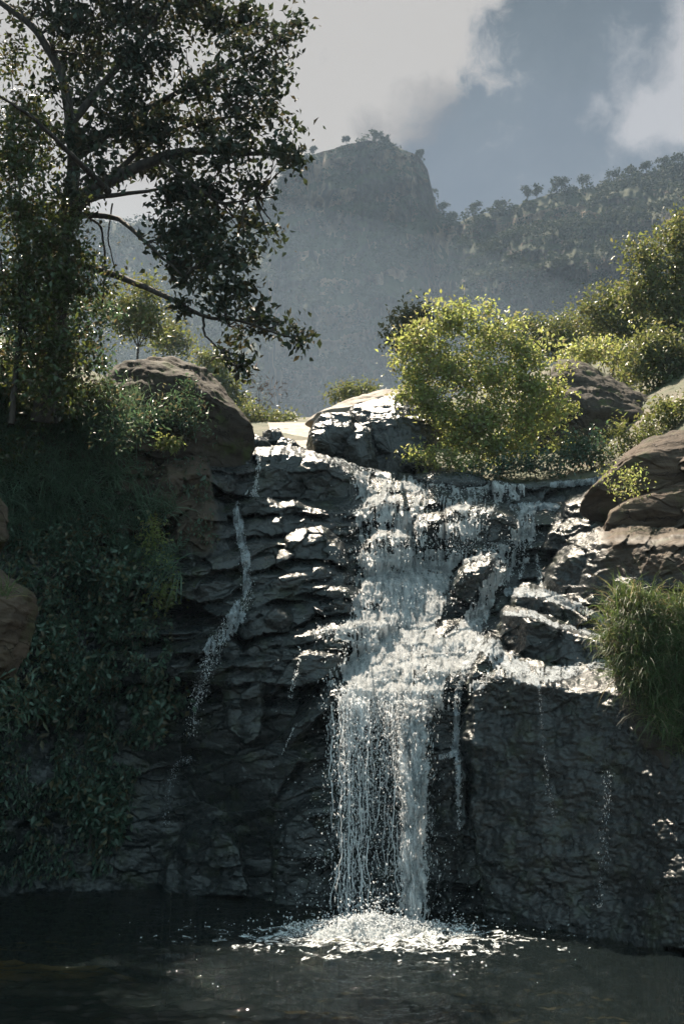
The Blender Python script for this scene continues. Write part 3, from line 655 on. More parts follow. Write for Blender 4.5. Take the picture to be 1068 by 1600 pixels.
def stream_points(streams, n, spread=0.55):
    """random points along streams, weighted by width and strength: px, py, tangent"""
    seg = [(a, b) for st in streams for a, b in zip(st[:-1], st[1:])]
    wt = np.array([math.hypot(b[0] - a[0], b[1] - a[1]) * (a[2] + b[2]) * (a[3] + b[3]) for a, b in seg]); wt /= wt.sum()
    i = rng.choice(len(seg), n, p=wt); A = np.array([s_[0] for s_ in seg])[i]; B = np.array([s_[1] for s_ in seg])[i]
    t = rng.random(n)[:, None]; Q = A + (B - A) * t
    tg = (B - A)[:, :2]; tg = tg / np.linalg.norm(tg, axis=1, keepdims=True)
    off = rng.normal(size=n) * spread * Q[:, 2]
    return Q[:, 0] - tg[:, 1] * off, Q[:, 1] + tg[:, 0] * off * 0.4, tg
def water_sheet(streams, x0, x1, y0, y1, thr, name, mat, parent, step=1.1, seed=101, lift=0.06, gap=0.0):
    X, Yp = np.meshgrid(np.arange(x0, x1, step), np.arange(y0, y1, step))
    W = stream_field(X, Yp, streams)
    wx = X + 6 * fbm(X / 25, Yp / 40, 2, seed)
    n = 0.66 * fbm(wx / 7, Yp / 40, 4, seed + 1, 0.55, True) + 0.42 * fbm(wx / 18, Yp / 15, 4, seed + 2, 0.6) + 0.55 * fbm(X / 44, Yp / 28, 3, seed + 6) - 0.10
    m = W + 1.2 * n * (W > 0.02)
    if gap: m = m - gap * (1 - sstep(Yp, 850, 910))
    keep = (m > thr) & (Yp > crest_py(X) + 1.5)
    kf = keep[:-1, :-1] & keep[1:, :-1] & keep[:-1, 1:] & keep[1:, 1:]
    rel = fbm(wx / 9, Yp / 22, 4, seed + 3, 0.6)
    D = Yw(X, Yp) - lift - 0.12 * W * (0.6 + rel) - 0.09 * fbm(wx / 5, Yp / 26, 4, seed + 4)
    V = unproj(X, Yp, D).reshape(-1, 3)
    V, F, _ = compact(V, grid_faces(*X.shape, keep=kf))
    return mesh_np(name, V, F, mat, parent)

LIPX, LIPY = 600, 1100
wf = thing('waterfall', 'main white waterfall cascading down the rock steps and dropping into the pool', 'waterfall', unproj(600, 1450, 18.2))
water_sheet(MAIN, 455, 850, 690, 1125, 0.68, 'cascade', M_FOAM, wf, gap=0.32)
def surf_blobs(streams, n, bag, smin, smax, out=0.18, spread=0.6, elong=(1.0, 2.6), ylim=(690, 1130), power=2.2):
    px, py, tg = stream_points(streams, n, spread)
    py = np.maximum(np.clip(py, *ylim), crest_py(px) + 1.5)
    h = rng.exponential(out, n)
    Y0 = Yw(px, py) - 0.05 - h
    P = unproj(px, py, Y0)
    Q = unproj(px + tg[:, 0] * 4, py + tg[:, 1] * 4, Yw(px + tg[:, 0] * 4, py + tg[:, 1] * 4) - 0.05 - h)
    d = unit(Q - P) + 0.35 * rng.normal(size=P.shape); d[:, 2] -= 0.4
    s_ = smin + (smax - smin) * rng.random(n) ** power
    bag.blobs(P, d, s_ * rng.uniform(*elong, n), s_)
bg_ = Bag()
surf_blobs(MAIN, 9000, bg_, 0.004, 0.017, 0.07, 0.6, (1.2, 3.6), power=2.8)
bg_.build('white_caps', M_DROP, wf)
sp_ = Bag()
surf_blobs(MAIN, 2500, sp_, 0.006, 0.018, 0.35, 0.8, (1, 1.6))

def fall(px, py, vy, vx, n_t, T=None):
    """ballistic path from the lip: returns (n_t,3)"""
    P0 = unproj(px, py, Yw(px, py) - 0.08)
    Tm = T or (-1.2 + math.sqrt(1.44 + 2 * 9.8 * max(P0[2], .1))) / 9.8
    t = np.linspace(0, Tm, n_t)[:, None] ** 0.8 * Tm ** 0.2
    P = P0 + np.concatenate([vx * t, vy * t, -1.2 * t - 4.9 * t * t], 1)
    return P
def lip_py(px): return np.interp(px, [500, 515, 560, 610, 650, 690], [1070, 1078, 1098, 1108, 1098, 1050])
col_ = Bag(); ncore = 2600
path = fall(645, 1095, -2.1, -0.22, 60)
def along(path, u):
    i = np.clip(u * (len(path) - 1), 0, len(path) - 1.001); k = i.astype(int); f = (i - k)[:, None]
    return path[k] * (1 - f) + path[k + 1] * f, unit(path[k + 1] - path[k])
def column(bag, path, n, sig0, sig1, smin, smax, elong, ico, wob=0.10, seed=0, clump=True):
    u = rng.random(n)
    if clump: keep = fbm(u * 9 + seed, 0.5 + 0 * u, 3, 301 + seed) + rng.normal(size=n) * 0.5 > -0.35; u = u[keep]
    P, d = along(path, u); sig = (sig0 + (sig1 - sig0) * u)[:, None]
    off = np.stack([rng.normal(size=len(u)), rng.normal(size=len(u))], 1) * sig
    wobx = wob * fbm(u * 7, 0 * u + seed, 3, 311 + seed)
    P = P + np.stack([off[:, 0] + wobx, off[:, 1], 0 * u], 1)
    s_ = smin + (smax - smin) * rng.random(len(u)) ** 2
    bag.blobs(P, d + 0.28 * rng.normal(size=P.shape), s_ * rng.uniform(*elong, len(u)), s_, ico)
nu, nv = 520, 110
uu_ = np.linspace(0, 1, nu)[:, None]; vv_ = np.linspace(-1.25, 1.25, nv)[None, :] * np.pi / 2
def shell(bag, r0, r1, seed, thr):
    c_, d_ = along(path, uu_[:, 0])
    rr = (r0 + (r1 - r0) * uu_) * (1 + 0.25 * fbm(uu_ * 5, 0 * uu_, 3, seed + 1))
    lump = 0.75 * fbm(vv_ * 2.2 + 0 * uu_, uu_ * 11 + 0 * vv_, 5, seed + 2, 0.62) + 0.45 * fbm(vv_ * 7 + 0 * uu_, uu_ * 24 + 0 * vv_, 4, seed + 3, 0.62)
    rad = rr * (0.85 + 0.75 * lump)
    wobx = 0.09 * fbm(uu_ * 6, 0 * uu_, 3, seed + 5)
    X = c_[:, 0:1] + wobx + np.sin(vv_) * rad; Yv = c_[:, 1:2] - np.cos(vv_) * rad; Z = c_[:, 2:3] + 0.05 * lump + 0 * vv_
    hole = 0.9 * fbm(vv_ * 4.5 + 0 * uu_, uu_ * 12 + 0 * vv_, 5, seed + 7, 0.62) + 0.26 - 0.5 * (np.abs(vv_) / 1.6) ** 2
    k = (hole > thr)[:-1, :-1]
    V, F, _ = compact(np.stack([X, Yv, Z], -1).reshape(-1, 3), grid_faces(nu, nv, keep=k)); bag.add(V, F)
shell(col_, 0.30, 0.17, 330, -0.30); shell(col_, 0.36, 0.24, 350, 0.10)
column(col_, path, 2200, 0.24, 0.15, 0.005, 0.014, (2.0, 6.5), False)
column(col_, path, 900, 0.28, 0.28, 0.004, 0.011, (1.0, 5.0), False, 0.2, 4)
col_.build('falling_column', M_FOAM, wf)
# the curtain of separate strands left of the column
cur_ = Bag()
stx = list(rng.normal(545, 15, 12)) + list(rng.uniform(515, 625, 9)) + [519, 575, 590, 612]
for j, x in enumerate(stx):
    y = lip_py(x) - rng.uniform(0, 25)
    p = fall(x, y, -rng.uniform(1.2, 2.3), rng.normal() * 0.10 - 0.02, 90)
    u = np.linspace(0, 1, 90); sd_ = 400 + j * 7
    p[:, 0] += (0.05 + 0.16 * u) * fbm(u * 5, 0 * u + j, 3, sd_) + 0.02 * fbm(u * 25, 0 * u, 2, sd_ + 1)
    thick = 0.006 + 0.009 * rng.random(); alive = fbm(u * 6, 0 * u + j * 3.3, 3, sd_ + 2) + 0.40 - 0.35 * u
    d = np.gradient(p, axis=0); L = np.linalg.norm(d, axis=1)
    r_ = thick * np.clip(0.35 + 1.7 * np.abs(fbm(u * 22, 0 * u, 3, sd_ + 3)) + 0.5 * alive, 0.2, 2.0)
    run = []
    for i in range(90):                                   # unbroken stretches become thin lumpy tubes
        if alive[i] > 0: run.append(i)
        if (alive[i] <= 0 or i == 89) and len(run) > 2:
            rr_ = r_[run].copy(); rr_[0] = rr_[-1] = 0.003
            cur_.tube(p[run], rr_, 5); run = []
        elif alive[i] <= 0: run = []
    n = 150 if j < 15 else 80
    uu = rng.random(n); P, dd = along(p, uu)
    P = P + rng.normal(size=P.shape) * (0.025 + 0.07 * uu)[:, None] * (1, 1, 0.3)
    s_ = 0.004 + 0.010 * rng.random(n) ** 2.5
    cur_.blobs(P, dd + 0.3 * rng.normal(size=P.shape), s_ * rng.uniform(1.5, 6, n), s_)
xs_ = np.arange(508, 668, 0.8); nt_ = 260
sheet_ = np.stack([fall(x_, lip_py(x_) - 22 - 3 * noise2(x_ / 7, 0.5, 61), -1.75 + 0.45 * float(fbm(x_ / 14, 0.3, 3, 63)), -0.04 + 0.12 * float(fbm(x_ / 9, 0.7, 3, 67)), nt_, 0.86) for x_ in xs_], 1)
ut_ = np.linspace(0, 1, nt_)[:, None]; xb = xs_[None, :] + 3 * fbm(ut_ * 9, xs_[None, :] / 30, 3, 68)
nn_ = 0.75 * (fbm(xb / 7, ut_ * 3.2 + 0 * xb, 4, 621, 0.55, True) - 0.15) + 0.45 * fbm(xb / 3.0, ut_ * 15 + 0 * xb, 4, 622, 0.6) + 0.3 * fbm(xb / 22, ut_ * 3 + 0 * xb, 2, 625)
nn_ = nn_ - 0.9 * (1 - sstep(xs_[None, :] + 9 * fbm(ut_ * 4, 0 * ut_, 3, 641) - 508, 2, 22)) - 0.9 * sstep(xs_[None, :] + 9 * fbm(ut_ * 4, 0 * ut_, 3, 643) - 668, -26, -4)
nn_ = nn_ + 0.20 * np.exp(-((xs_[None, :] - 546) / 17) ** 2) - 0.42 * np.exp(-((xs_[None, :] - 594) / 20) ** 2) * (0.15 + ut_)
kp = nn_ > (0.0 + 0.80 * ut_ ** 0.5 + 0.9 * (1 - sstep(ut_ + 0.10 * fbm(xb / 8, 0 * xb, 3, 645), 0.0, 0.10))); kp &= (sheet_[..., 2] > 0.03)
sheet_[..., 1] -= 0.26 * fbm(xb / 6, ut_ * 10, 4, 627, 0.6) + 0.08 * fbm(xb / 3, ut_ * 40, 3, 629, 0.6)
sheet_[..., 0] += 0.06 * fbm(xb / 9, ut_ * 14, 4, 631, 0.6)
kp = kp[:-1, :-1] & kp[1:, 1:]
V_, F_, _ = compact(sheet_.reshape(-1, 3), grid_faces(nt_, len(xs_), keep=kp)); cur_.add(V_, F_)
for x_ in range(513, 640, 4):
    p = fall(x_, lip_py(x_) - 12, -1.8, 0.0, 60); n = 90
    uu = rng.random(n) ** 1.4 * 0.6; P, dd = along(p, uu)
    P = P + rng.normal(size=P.shape) * 0.05; s_ = 0.004 + 0.009 * rng.random(n) ** 2
    cur_.blobs(P, dd + 0.3 * rng.normal(size=P.shape), s_ * rng.uniform(1.5, 6, n), s_)
cur_.build('falling_curtain', M_DROP, wf)
# spray round the drop
n = 2600
uu = rng.random(n) ** 0.7; P, dd = along(fall(590, 1100, -1.9, -0.1, 60), uu)
P = P + np.stack([rng.normal(size=n) * (0.35 + 0.5 * uu), rng.normal(size=n) * 0.3, 0 * uu], 1); P = P[P[:, 2] > 0.02]
s_ = 0.005 + 0.011 * rng.random(len(P)) ** 2
sp_.blobs(P, rng.normal(size=P.shape) + (0, 0, -1), s_ * 1.5, s_)
SPX, SPY = 0.72, 17.75
n = 1800
a = rng.random(n) * 2 * np.pi; r_ = rng.exponential(0.55, n)
P = np.stack([SPX - 0.15 + np.cos(a) * r_ * 1.5, SPY + np.sin(a) * r_ * 0.8, rng.exponential(0.16, n) * np.exp(-r_ * 0.6) + 0.03], 1)
s_ = 0.006 + 0.016 * rng.random(n) ** 2
sp_.blobs(P, rng.normal(size=P.shape), s_ * 1.4, s_)
tag(sp_.build('spray', M_DROP, wf), kind='stuff')

# foam where the water lands
fx, fy = np.meshgrid(np.linspace(-1, 1, 300), np.linspace(-1, 1, 200))
fr_ = np.hypot(fx, fy) * (1 + 0.55 * fbm(fx * 1.6 + 3, fy * 1.6, 4, 499, 0.6)) + 0.12; X_ = SPX - 0.2 + fx * 1.5; Y_ = SPY - 0.1 + fy * 1.1
Zf = 0.24 * np.clip(1 - fr_, 0, 1) ** 0.8 + 0.3 * fbm(X_ / 0.34, Y_ / 0.26, 4, 501, 0.6) * np.clip(1.2 - fr_, 0, 1) + 0.10 * fbm(X_ / .09, Y_ / .08, 3, 505, .6) * np.clip(1.1 - fr_, 0, 1) - 0.05
kk = (Zf > 0.0)[:-1, :-1]
V_, F_, _ = compact(np.stack([X_, Y_, Zf], -1).reshape(-1, 3), grid_faces(200, 300, keep=kk))
fo = thing('splash_foam', 'churning white foam where the waterfall hits the pool', 'foam', (SPX, SPY, 0))
mesh_np('foam_heap', V_, F_, M_FOAM2, fo)
fb = Bag(); n = 3000
a = rng.random(n) * 2 * np.pi; r_ = np.sqrt(rng.random(n)) ** 1.3 * (1 - 0.45 * fbm(np.cos(a) * 1.3, np.sin(a) * 1.3, 3, 497))
P = np.stack([SPX - 0.2 + np.cos(a) * r_ * 1.6, SPY - 0.1 + np.sin(a) * r_ * 0.95, 0 * a], 1)
P[:, 2] = 0.24 * np.clip(1 - r_ * 1.1, 0, 1) ** 0.8 + rng.random(n) * 0.07 + 0.03 * noise2(P[:, 0] * 5, P[:, 1] * 5, 7)
s_ = 0.004 + 0.010 * rng.random(n) ** 2
fb.blobs(P, rng.normal(size=P.shape), s_ * 1.3, s_)
fb.build('foam_bubbles', M_DROP, fo)
XX, YY = np.meshgrid(np.arange(-5.5, 6.5, 0.03), np.arange(11.5, 20.5, 0.03))
rr_ = np.hypot((XX - SPX + .2) / 1.55, YY - SPY + .5)
fm = 0.95 * np.exp(-(np.maximum(rr_ - 0.7, 0) / 1.35) ** 1.2) + 0.85 * fbm(XX / 0.35, YY / 0.16, 4, 511, 0.62) + 0.3 * fbm(XX / 1.1, YY / 0.6, 2, 515)
fm = np.where(rr_ > 5.2, -1, fm)
ka = fm > 0.60; ka = ka[:-1, :-1] & ka[1:, :-1] & ka[:-1, 1:] & ka[1:, 1:]
rad2 = np.hypot(XX - PLX, YY - PLY); amp2 = 0.42 + 0.6 * np.exp(-rad2 / 3.0)
ZZ = amp2 * (0.17 * fbm(XX / 0.55, YY / 0.30, 5, 71, 0.6) + 0.022 * fbm(XX / 1.9, YY / 1.1, 2, 75)) + 0.03 * np.exp(-rad2 / 3.0) * np.sin(rad2 * 7 + 3 * fbm(XX / 1.5, YY / 1.5, 2, 77)) + 0.012 + 0.02 * np.clip(fm - .56, 0, 1)
V_, F_, _ = compact(np.stack([XX, YY, ZZ], -1).reshape(-1, 3), grid_faces(*XX.shape, keep=ka))
mesh_np('floating_foam', V_, F_, M_LACE, fo)

# smaller falls, each a thing of its own
def side_fall(label, streams, n, smin=0.007, smax=0.024, thr=None, mat=None, out=0.05, spread=0.5, box=None, elong=(1.0, 3.2)):
    st = streams[0]
    t_ = thing('side_fall', label, 'small waterfall', unproj(st[-1][0], st[-1][1], float(Yc(np.array(st[-1][0]), np.array(st[-1][1]))) - 0.2), 'small falls beside the main waterfall')
    b_ = Bag()
    surf_blobs(streams, int(n * 0.6), b_, smin, smax, out, spread, elong, (600, 1440), 2.5)
    tag(b_.build('falling_drops', M_DROP if mat is None else mat, t_), kind='stuff')
    if thr is not None:
        xs = [q[0] for s_ in streams for q in s_]; ys = [q[1] for s_ in streams for q in s_]
        fl_ = water_sheet(streams, min(xs) - 25, max(xs) + 25, min(ys) - 20, max(ys) + 15, thr, 'water_film', M_THIN, t_, seed=int(xs[0]))
        tag(fl_, kind='stuff')
    return t_
side_fall('thin thread of water dropping over the black lip at the upper left', [[(406, 698, 3, 1), (403, 730, 3, 1), (399, 765, 4, 1), (396, 776, 14, .8)]], 420)
side_fall('narrow stepped trickle running down the left side into the dark', [[(372, 783, 2, .5), (369, 797, 6, .9), (374, 830, 9, 1), (382, 860, 8, 1), (386, 900, 8, 1), (386, 930, 9, 1)], [(388, 932, 10, .9), (366, 965, 17, .9), (340, 1000, 17, .7), (322, 1050, 14, .6), (306, 1100, 13, .45), (298, 1150, 11, .3)]], 3000, 0.004, 0.013, 0.92, out=0.05)
side_fall('faint splash of the left trickle low on the dark wall', [[(300, 1183, 12, .8), (275, 1195, 10, .8), (262, 1240, 9, .5), (256, 1290, 8, .3)]], 420, 0.005, 0.013, mat=M_THIN, out=0.1)
side_fall('slender stream slipping past the right side of the main fall onto a small shelf', [[(748, 1000, 10, .9), (728, 1040, 8, .9), (716, 1080, 6, .9), (712, 1130, 6, .9), (711, 1178, 7, .9), (690, 1184, 8, .8)], [(714, 1186, 6, .9), (716, 1240, 5, .6), (717, 1300, 4, .4)]], 1500, 0.004, 0.014, 0.85)
side_fall('thin white threads falling between the boulder and the dark overhang on the right', [[(822, 872, 4, 1), (810, 905, 5, 1)], [(838, 866, 3, 1), (845, 918, 4, 1)], [(800, 880, 8, .8), (786, 915, 8, .8)]], 800, 0.006, 0.02)
side_fall('shallow film of water sliding over the tilted slab on the right', [[(792, 925, 8, .9), (850, 928, 9, .9), (905, 950, 9, .8), (945, 972, 8, .8)], [(790, 958, 6, .7), (830, 958, 6, .7), (860, 974, 5, .7), (940, 992, 5, .6)]], 1300, 0.005, 0.014, 0.72, out=0.03)
side_fall('broken film of water spreading over the top of the huge dark block', [[(770, 1015, 18, .8), (790, 1040, 22, .8), (840, 1060, 16, .75), (900, 1045, 12, .7), (950, 1040, 8, .6)], [(740, 1075, 10, .6), (770, 1050, 14, .7)]], 1300, 0.005, 0.014, 0.78, out=0.05)
side_fall('sparse drip line down the middle of the huge dark block', [[(842, 1070, 3, 1), (846, 1140, 3, .9), (853, 1210, 5, .6), (862, 1280, 9, .4)]], 260, 0.004, 0.011, mat=M_THIN, out=0.5)
side_fall('sparse veil of drops at the far right of the dark wall', [[(950, 1205, 10, .7), (945, 1270, 10, .8), (943, 1350, 8, .5), (935, 1420, 9, .5)]], 420, 0.004, 0.012, mat=M_THIN, out=0.5)
side_fall('short white trickle on the wet steps left of the main fall', [[(470, 1020, 3, .9), (460, 1060, 3, .8), (452, 1090, 5, .6)], [(462, 1130, 2, .9), (440, 1180, 2, .8)]], 260, 0.005, 0.013)
side_fall('flat sheet of water arriving at the right end of the crest', [[(862, 758, 5, .8), (905, 750, 8, 1), (940, 748, 7, 1)], [(800, 792, 6, .6), (838, 790, 7, .8), (868, 792, 6, .8)]], 500, 0.005, 0.014, 0.45, out=0.03)
up_ = thing('side_fall', 'bright upstream channel between the black boulders and the lip', 'small waterfall', unproj(470, 690, 28.5), 'small falls beside the main waterfall')
cx_, cyy = np.meshgrid(np.linspace(0, 1, 60), np.linspace(0, 1, 60))
L_ = np.interp(cyy, [0, .4, 1], [418, 424, 462]); R_ = np.interp(cyy, [0, .4, 1], [486, 482, 486])
PXu = L_ + (R_ - L_) * cx_; PYu = 660 + 46 * cyy
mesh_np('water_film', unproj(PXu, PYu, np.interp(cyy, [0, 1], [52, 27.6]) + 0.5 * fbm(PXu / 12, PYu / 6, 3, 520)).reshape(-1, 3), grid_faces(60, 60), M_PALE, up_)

# ---------------------------------------------------------------- plants
def clump_points(cl, Y, dens, clump_r=0.16, per=26, depth=0.9, shell=0.35):
    """leaf positions: clumps scattered through ellipsoids given as (px, py, rx, ry[, Y]) in the photo"""
    out = []
    for c in cl:
        y = c[4] if len(c) > 4 else Y
        m = mpp(y) / math.cos(R(TILT)); rx, ry = c[2] * m, c[3] * m; rz = depth * (rx + ry) / 2
        n = max(3, int(dens * rx * ry * 110 / (clump_r / 0.16) ** 2))
        d = unit(rng.normal(size=(n, 3))); r = rng.random(n) ** shell
        Cc = unproj(c[0], c[1], y) + d * r[:, None] * (rx, rz, ry)
        k = rng.integers(per // 2, int(per * 1.5) + 1, n); cr = clump_r * rng.uniform(0.6, 1.5, n)
        idx = np.repeat(np.arange(n), k)
        P = Cc[idx] + rng.normal(size=(len(idx), 3)) * (cr[idx, None] * (1, 1, 0.75))
        out.append(P)
    return np.concatenate(out)
def limb(bag, pts, r0, r1, Y=None, wob=0.04):
    """branch through photo points (px, py, Y), smoothed and tapered"""
    pts = np.array([unproj(p[0], p[1], p[2] if len(p) > 2 else Y) for p in pts])
    u = np.linspace(0, 1, len(pts)); uu = np.linspace(0, 1, 8 * len(pts))
    Q = np.stack([np.interp(uu, u, pts[:, i]) for i in range(3)], 1)
    for _ in range(6): Q[1:-1] = (Q[:-2] + 2 * Q[1:-1] + Q[2:]) / 4
    sd_ = int(rng.integers(1e5))
    Q = Q + wob * np.stack([fbm(uu * 6, 0 * uu + i, 3, sd_ + i) for i in range(3)], 1)
    bag.tube(Q, r0 + (r1 - r0) * uu ** 0.8, 9)
    return Q
def plant(name, label, cat, base, Y, cl, mat, size=0.11, dens=1.0, trunk=0.10, group=None, clump_r=0.16, per=26, up=0.6, droop=0.3, parts=('crown', 'trunk'), depth=0.9, wid=0.5, shell=0.35, bark=None):
    p0 = unproj(base[0], base[1], Y)
    o = thing(name, label, cat, p0, group)
    bag = Bag(); bag.leaves(clump_points(cl, Y, dens, clump_r, per, depth, shell), size, up, droop, wid)
    pr = bag.build(parts[0], mat, o)
    if parts[0] == 'twigs': tag(pr, kind='stuff')
    tb = Bag(); mx = np.mean([c[0] for c in cl]); my = np.mean([c[1] for c in cl])
    fork = unproj(0.6 * base[0] + 0.4 * mx, 0.5 * base[1] + 0.5 * my, Y)
    def wob(a_, b_, r0, r1):
        u = np.linspace(0, 1, 12)[:, None]; sd_ = int(rng.integers(1e5)); L = np.linalg.norm(b_ - a_)
        q = a_ * (1 - u) + b_ * u + 0.08 * L * np.sin(np.pi * u) * np.stack([fbm(u[:, 0] * 2, 0 * u[:, 0] + i, 2, sd_ + i) for i in range(3)], 1)
        tb.tube(q, (r0 + (r1 - r0) * u[:, 0]), 7)
    wob(p0 - (0, 0, 0.3), fork, trunk * 0.8, trunk * 0.6)
    for c in cl:
        y = c[4] if len(c) > 4 else Y
        wob(fork, unproj(c[0], c[1] - 0.3 * c[3], y), trunk * 0.32, trunk * 0.06)
    tb.build(parts[1], bark or M_BARK, o)
    return o

# ---- the big overhanging tree on the left
bt = thing('broadleaf_tree', 'big dark overhanging tree with spreading limbs on the left bank', 'tree', unproj(70, 640, 19.6))
tk = Bag(); TY = 19.4
limb(tk, [(66, 660, 19.7), (82, 560, 19.6), (92, 470, 19.5), (98, 400, 19.4), (104, 330, 19.4)], 0.24, 0.18, wob=0.08)
LIMBS = [
    ([(104, 335), (117, 260), (110, 190), (98, 115), (60, 48), (0, 2), (-60, -30)], .17, .05),
    ([(102, 335), (150, 292), (212, 262), (272, 238), (335, 236), (400, 240), (455, 244)], .19, .025),
    ([(112, 320), (160, 306), (232, 299), (270, 290, 18.8)], .08, .02),
    ([(90, 335), (150, 336), (186, 341), (215, 366, 18.8), (250, 400, 18.6), (285, 430, 18.4)], .08, .02),
    ([(95, 405), (180, 430, 19), (232, 450, 18.6), (290, 480, 18.4), (320, 496, 18.3), (370, 500, 18.2), (430, 520, 18.1), (462, 530, 18.1)], .085, .012),
    ([(318, 496, 18.3), (319, 525, 18.3), (345, 546, 18.3), (366, 572, 18.3)], .03, .01),
    ([(110, 195), (160, 132), (222, 62), (262, 0), (285, -70)], .10, .03),
    ([(114, 250), (180, 200), (262, 152), (332, 112), (400, 82), (440, 60)], .10, .015),
    ([(160, 288), (235, 220, 19.8), (310, 190, 20.2), (380, 180, 20.4), (440, 150, 20.4)], .08, .015),
    ([(250, 246), (300, 290, 18.8), (350, 320, 18.6), (400, 310, 18.5)], .06, .012),
    ([(120, 330, 19.6), (160, 352, 19.8), (166, 420, 20), (158, 480, 20.2)], .03, .02),
    ([(176, 318, 19.8), (168, 370, 19.8), (182, 430, 19.8)], .02, .012),
    ([(170, 300, 18.4), (120, 250, 17.4), (60, 190, 16.6), (0, 150, 16)], .08, .02),
]
LQ = [limb(tk, l[0], l[1], l[2], TY) for l in LIMBS]
CR = [(140, 20, 55, 38), (205, 22, 55, 40), (275, 18, 50, 36), (335, 28, 42, 36), (388, 22, 26, 30), (458, 30, 9, 22), (452, 58, 13, 13), (418, 44, 14, 10),
      (150, 88, 42, 36), (212, 92, 46, 40), (262, 70, 30, 28), (368, 66, 30, 26), (408, 88, 22, 20), (446, 102, 14, 14), (345, 112, 24, 20),
      (140, 150, 36, 30), (196, 155, 42, 36), (310, 142, 36, 32), (360, 140, 32, 30), (408, 138, 22, 30), (438, 118, 15, 14), (262, 160, 22, 18),
      (150, 214, 26, 28), (200, 208, 42, 34), (262, 208, 42, 30), (320, 200, 42, 30), (375, 188, 36, 26), (425, 182, 20, 15), (456, 198, 11, 16), (445, 230, 15, 12),
      (232, 258, 40, 18), (292, 256, 38, 18), (345, 240, 38, 26), (390, 228, 30, 18), (428, 236, 20, 12), (462, 244, 9, 10),
      (272, 312, 40, 28), (328, 302, 42, 34), (382, 292, 28, 20), (412, 300, 16, 14),
      (270, 360, 44, 30), (328, 352, 46, 34), (385, 352, 28, 20), (424, 366, 15, 11),
      (290, 402, 40, 26), (342, 402, 42, 26), (386, 396, 26, 20),
      (304, 440, 34, 18), (352, 446, 36, 24), (388, 452, 22, 18), (408, 482, 22, 15), (438, 510, 22, 13), (466, 528, 10, 8), (402, 512, 20, 14), (370, 530, 18, 9), (358, 558, 14, 8), (378, 572, 12, 7), (282, 476, 18, 10), (340, 480, 25, 14),
      (110, 40, 40, 30), (75, 20, 25, 18), (95, 85, 30, 22), (30, 22, 22, 12), (90, 130, 26, 20), (455, 246, 14, 10), (120, 215, 24, 30), (170, 260, 30, 18), (120, 280, 30, 20), (440, 62, 14, 12), (180, -50, 90, 60), (320, -50, 80, 50), (60, -70, 80, 50), (-60, -60, 80, 60), (-120, 60, 70, 80), (240, -130, 110, 60), (60, -150, 120, 60), (-100, -170, 110, 80)]
CR = [(*c, TY + float(rng.uniform(-1.6, 0.8))) if c[1] < 380 else (*c, 18.4 + float(rng.uniform(-.5, .5))) for c in CR]
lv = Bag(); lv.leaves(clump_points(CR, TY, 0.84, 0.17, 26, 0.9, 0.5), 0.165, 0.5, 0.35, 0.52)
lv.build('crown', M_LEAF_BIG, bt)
allq = np.concatenate(LQ[:])
for c in CR:                                               # twigs from the nearest limb to every leafy mass
    P = unproj(c[0], c[1], c[4]); q = allq[np.argmin(np.linalg.norm(allq - P, axis=1))]
    for k in range(2):
        e = P + rng.normal(size=3) * 0.14; u = np.linspace(0, 1, 10)[:, None]; sd_ = int(rng.integers(1e5))
        tk.tube(q * (1 - u) + e * u + 0.18 * np.sin(np.pi * u) * np.stack([fbm(u[:, 0] * 3, 0 * u[:, 0] + i, 2, sd_ + i) for i in range(3)], 1), 0.024 - 0.020 * u[:, 0], 5)
tk.build('trunk', M_BARK, bt)

# ---- other plants of the left bank
plant('creeper_covered_tree', 'tree draped in small glinting creeper leaves at the left picture edge', 'tree', (20, 640), 18.7,
      [(70, 210, 32, 45), (30, 260, 45, 50), (15, 90, 20, 45, 19.5), (40, 330, 60, 50), (60, 400, 60, 50), (15, 450, 60, 55), (95, 450, 45, 35), (130, 395, 30, 26), (-60, 300, 70, 120), (-60, 500, 70, 80), (110, 300, 22, 22), (150, 440, 26, 22), (60, 500, 60, 40), (-80, 120, 60, 80), (85, 370, 40, 40), (100, 330, 30, 24), (110, 440, 30, 40), (40, 180, 40, 40), (10, 220, 40, 50), (60, 560, 50, 40), (100, 540, 40, 30), (70, 610, 45, 25)], M_LEAF_VINE, 0.13, 1.8, 0.08, clump_r=0.22, shell=0.6)
plant('leafy_shrub', 'dark shrub hanging over the bank beside the big domed rock', 'shrub', (110, 560), 20.8,
      [(40, 500, 45, 30), (90, 490, 45, 30), (140, 482, 40, 28), (165, 500, 22, 22), (60, 545, 50, 30), (120, 530, 40, 35), (10, 560, 40, 40)], M_LEAF_BANK, 0.12, 1.1, 0.06, clump_r=0.18)
plant('leafy_shrub', 'shrub with bright glinting leaves low on the left bank above the grass', 'shrub', (90, 640), 20.0,
      [(95, 575, 35, 26), (60, 600, 35, 24), (110, 610, 28, 20), (30, 620, 30, 22), (130, 560, 16, 24)], M_LEAF_VINE, 0.13, 0.9, 0.04, droop=0.6)
plant('leafy_shrub', 'green shrub growing on the right flank of the domed rock', 'shrub', (292, 680), 22.5,
      [(285, 605, 16, 18), (292, 635, 20, 22), (300, 662, 18, 16), (275, 650, 16, 18), (255, 640, 22, 20), (230, 650, 26, 20)], M_LEAF_BANK, 0.12, 1.0, 0.03, droop=0.6, wid=0.35)
plant('leafy_shrub', 'tiny sunlit sprig on the brown stone below the domed rock', 'shrub', (264, 706), 22.0, [(264, 693, 13, 9)], M_LEAF_BUSH, 0.11, 1.6, 0.015, clump_r=0.1)
GB = 'shrubs hanging on the left bank'
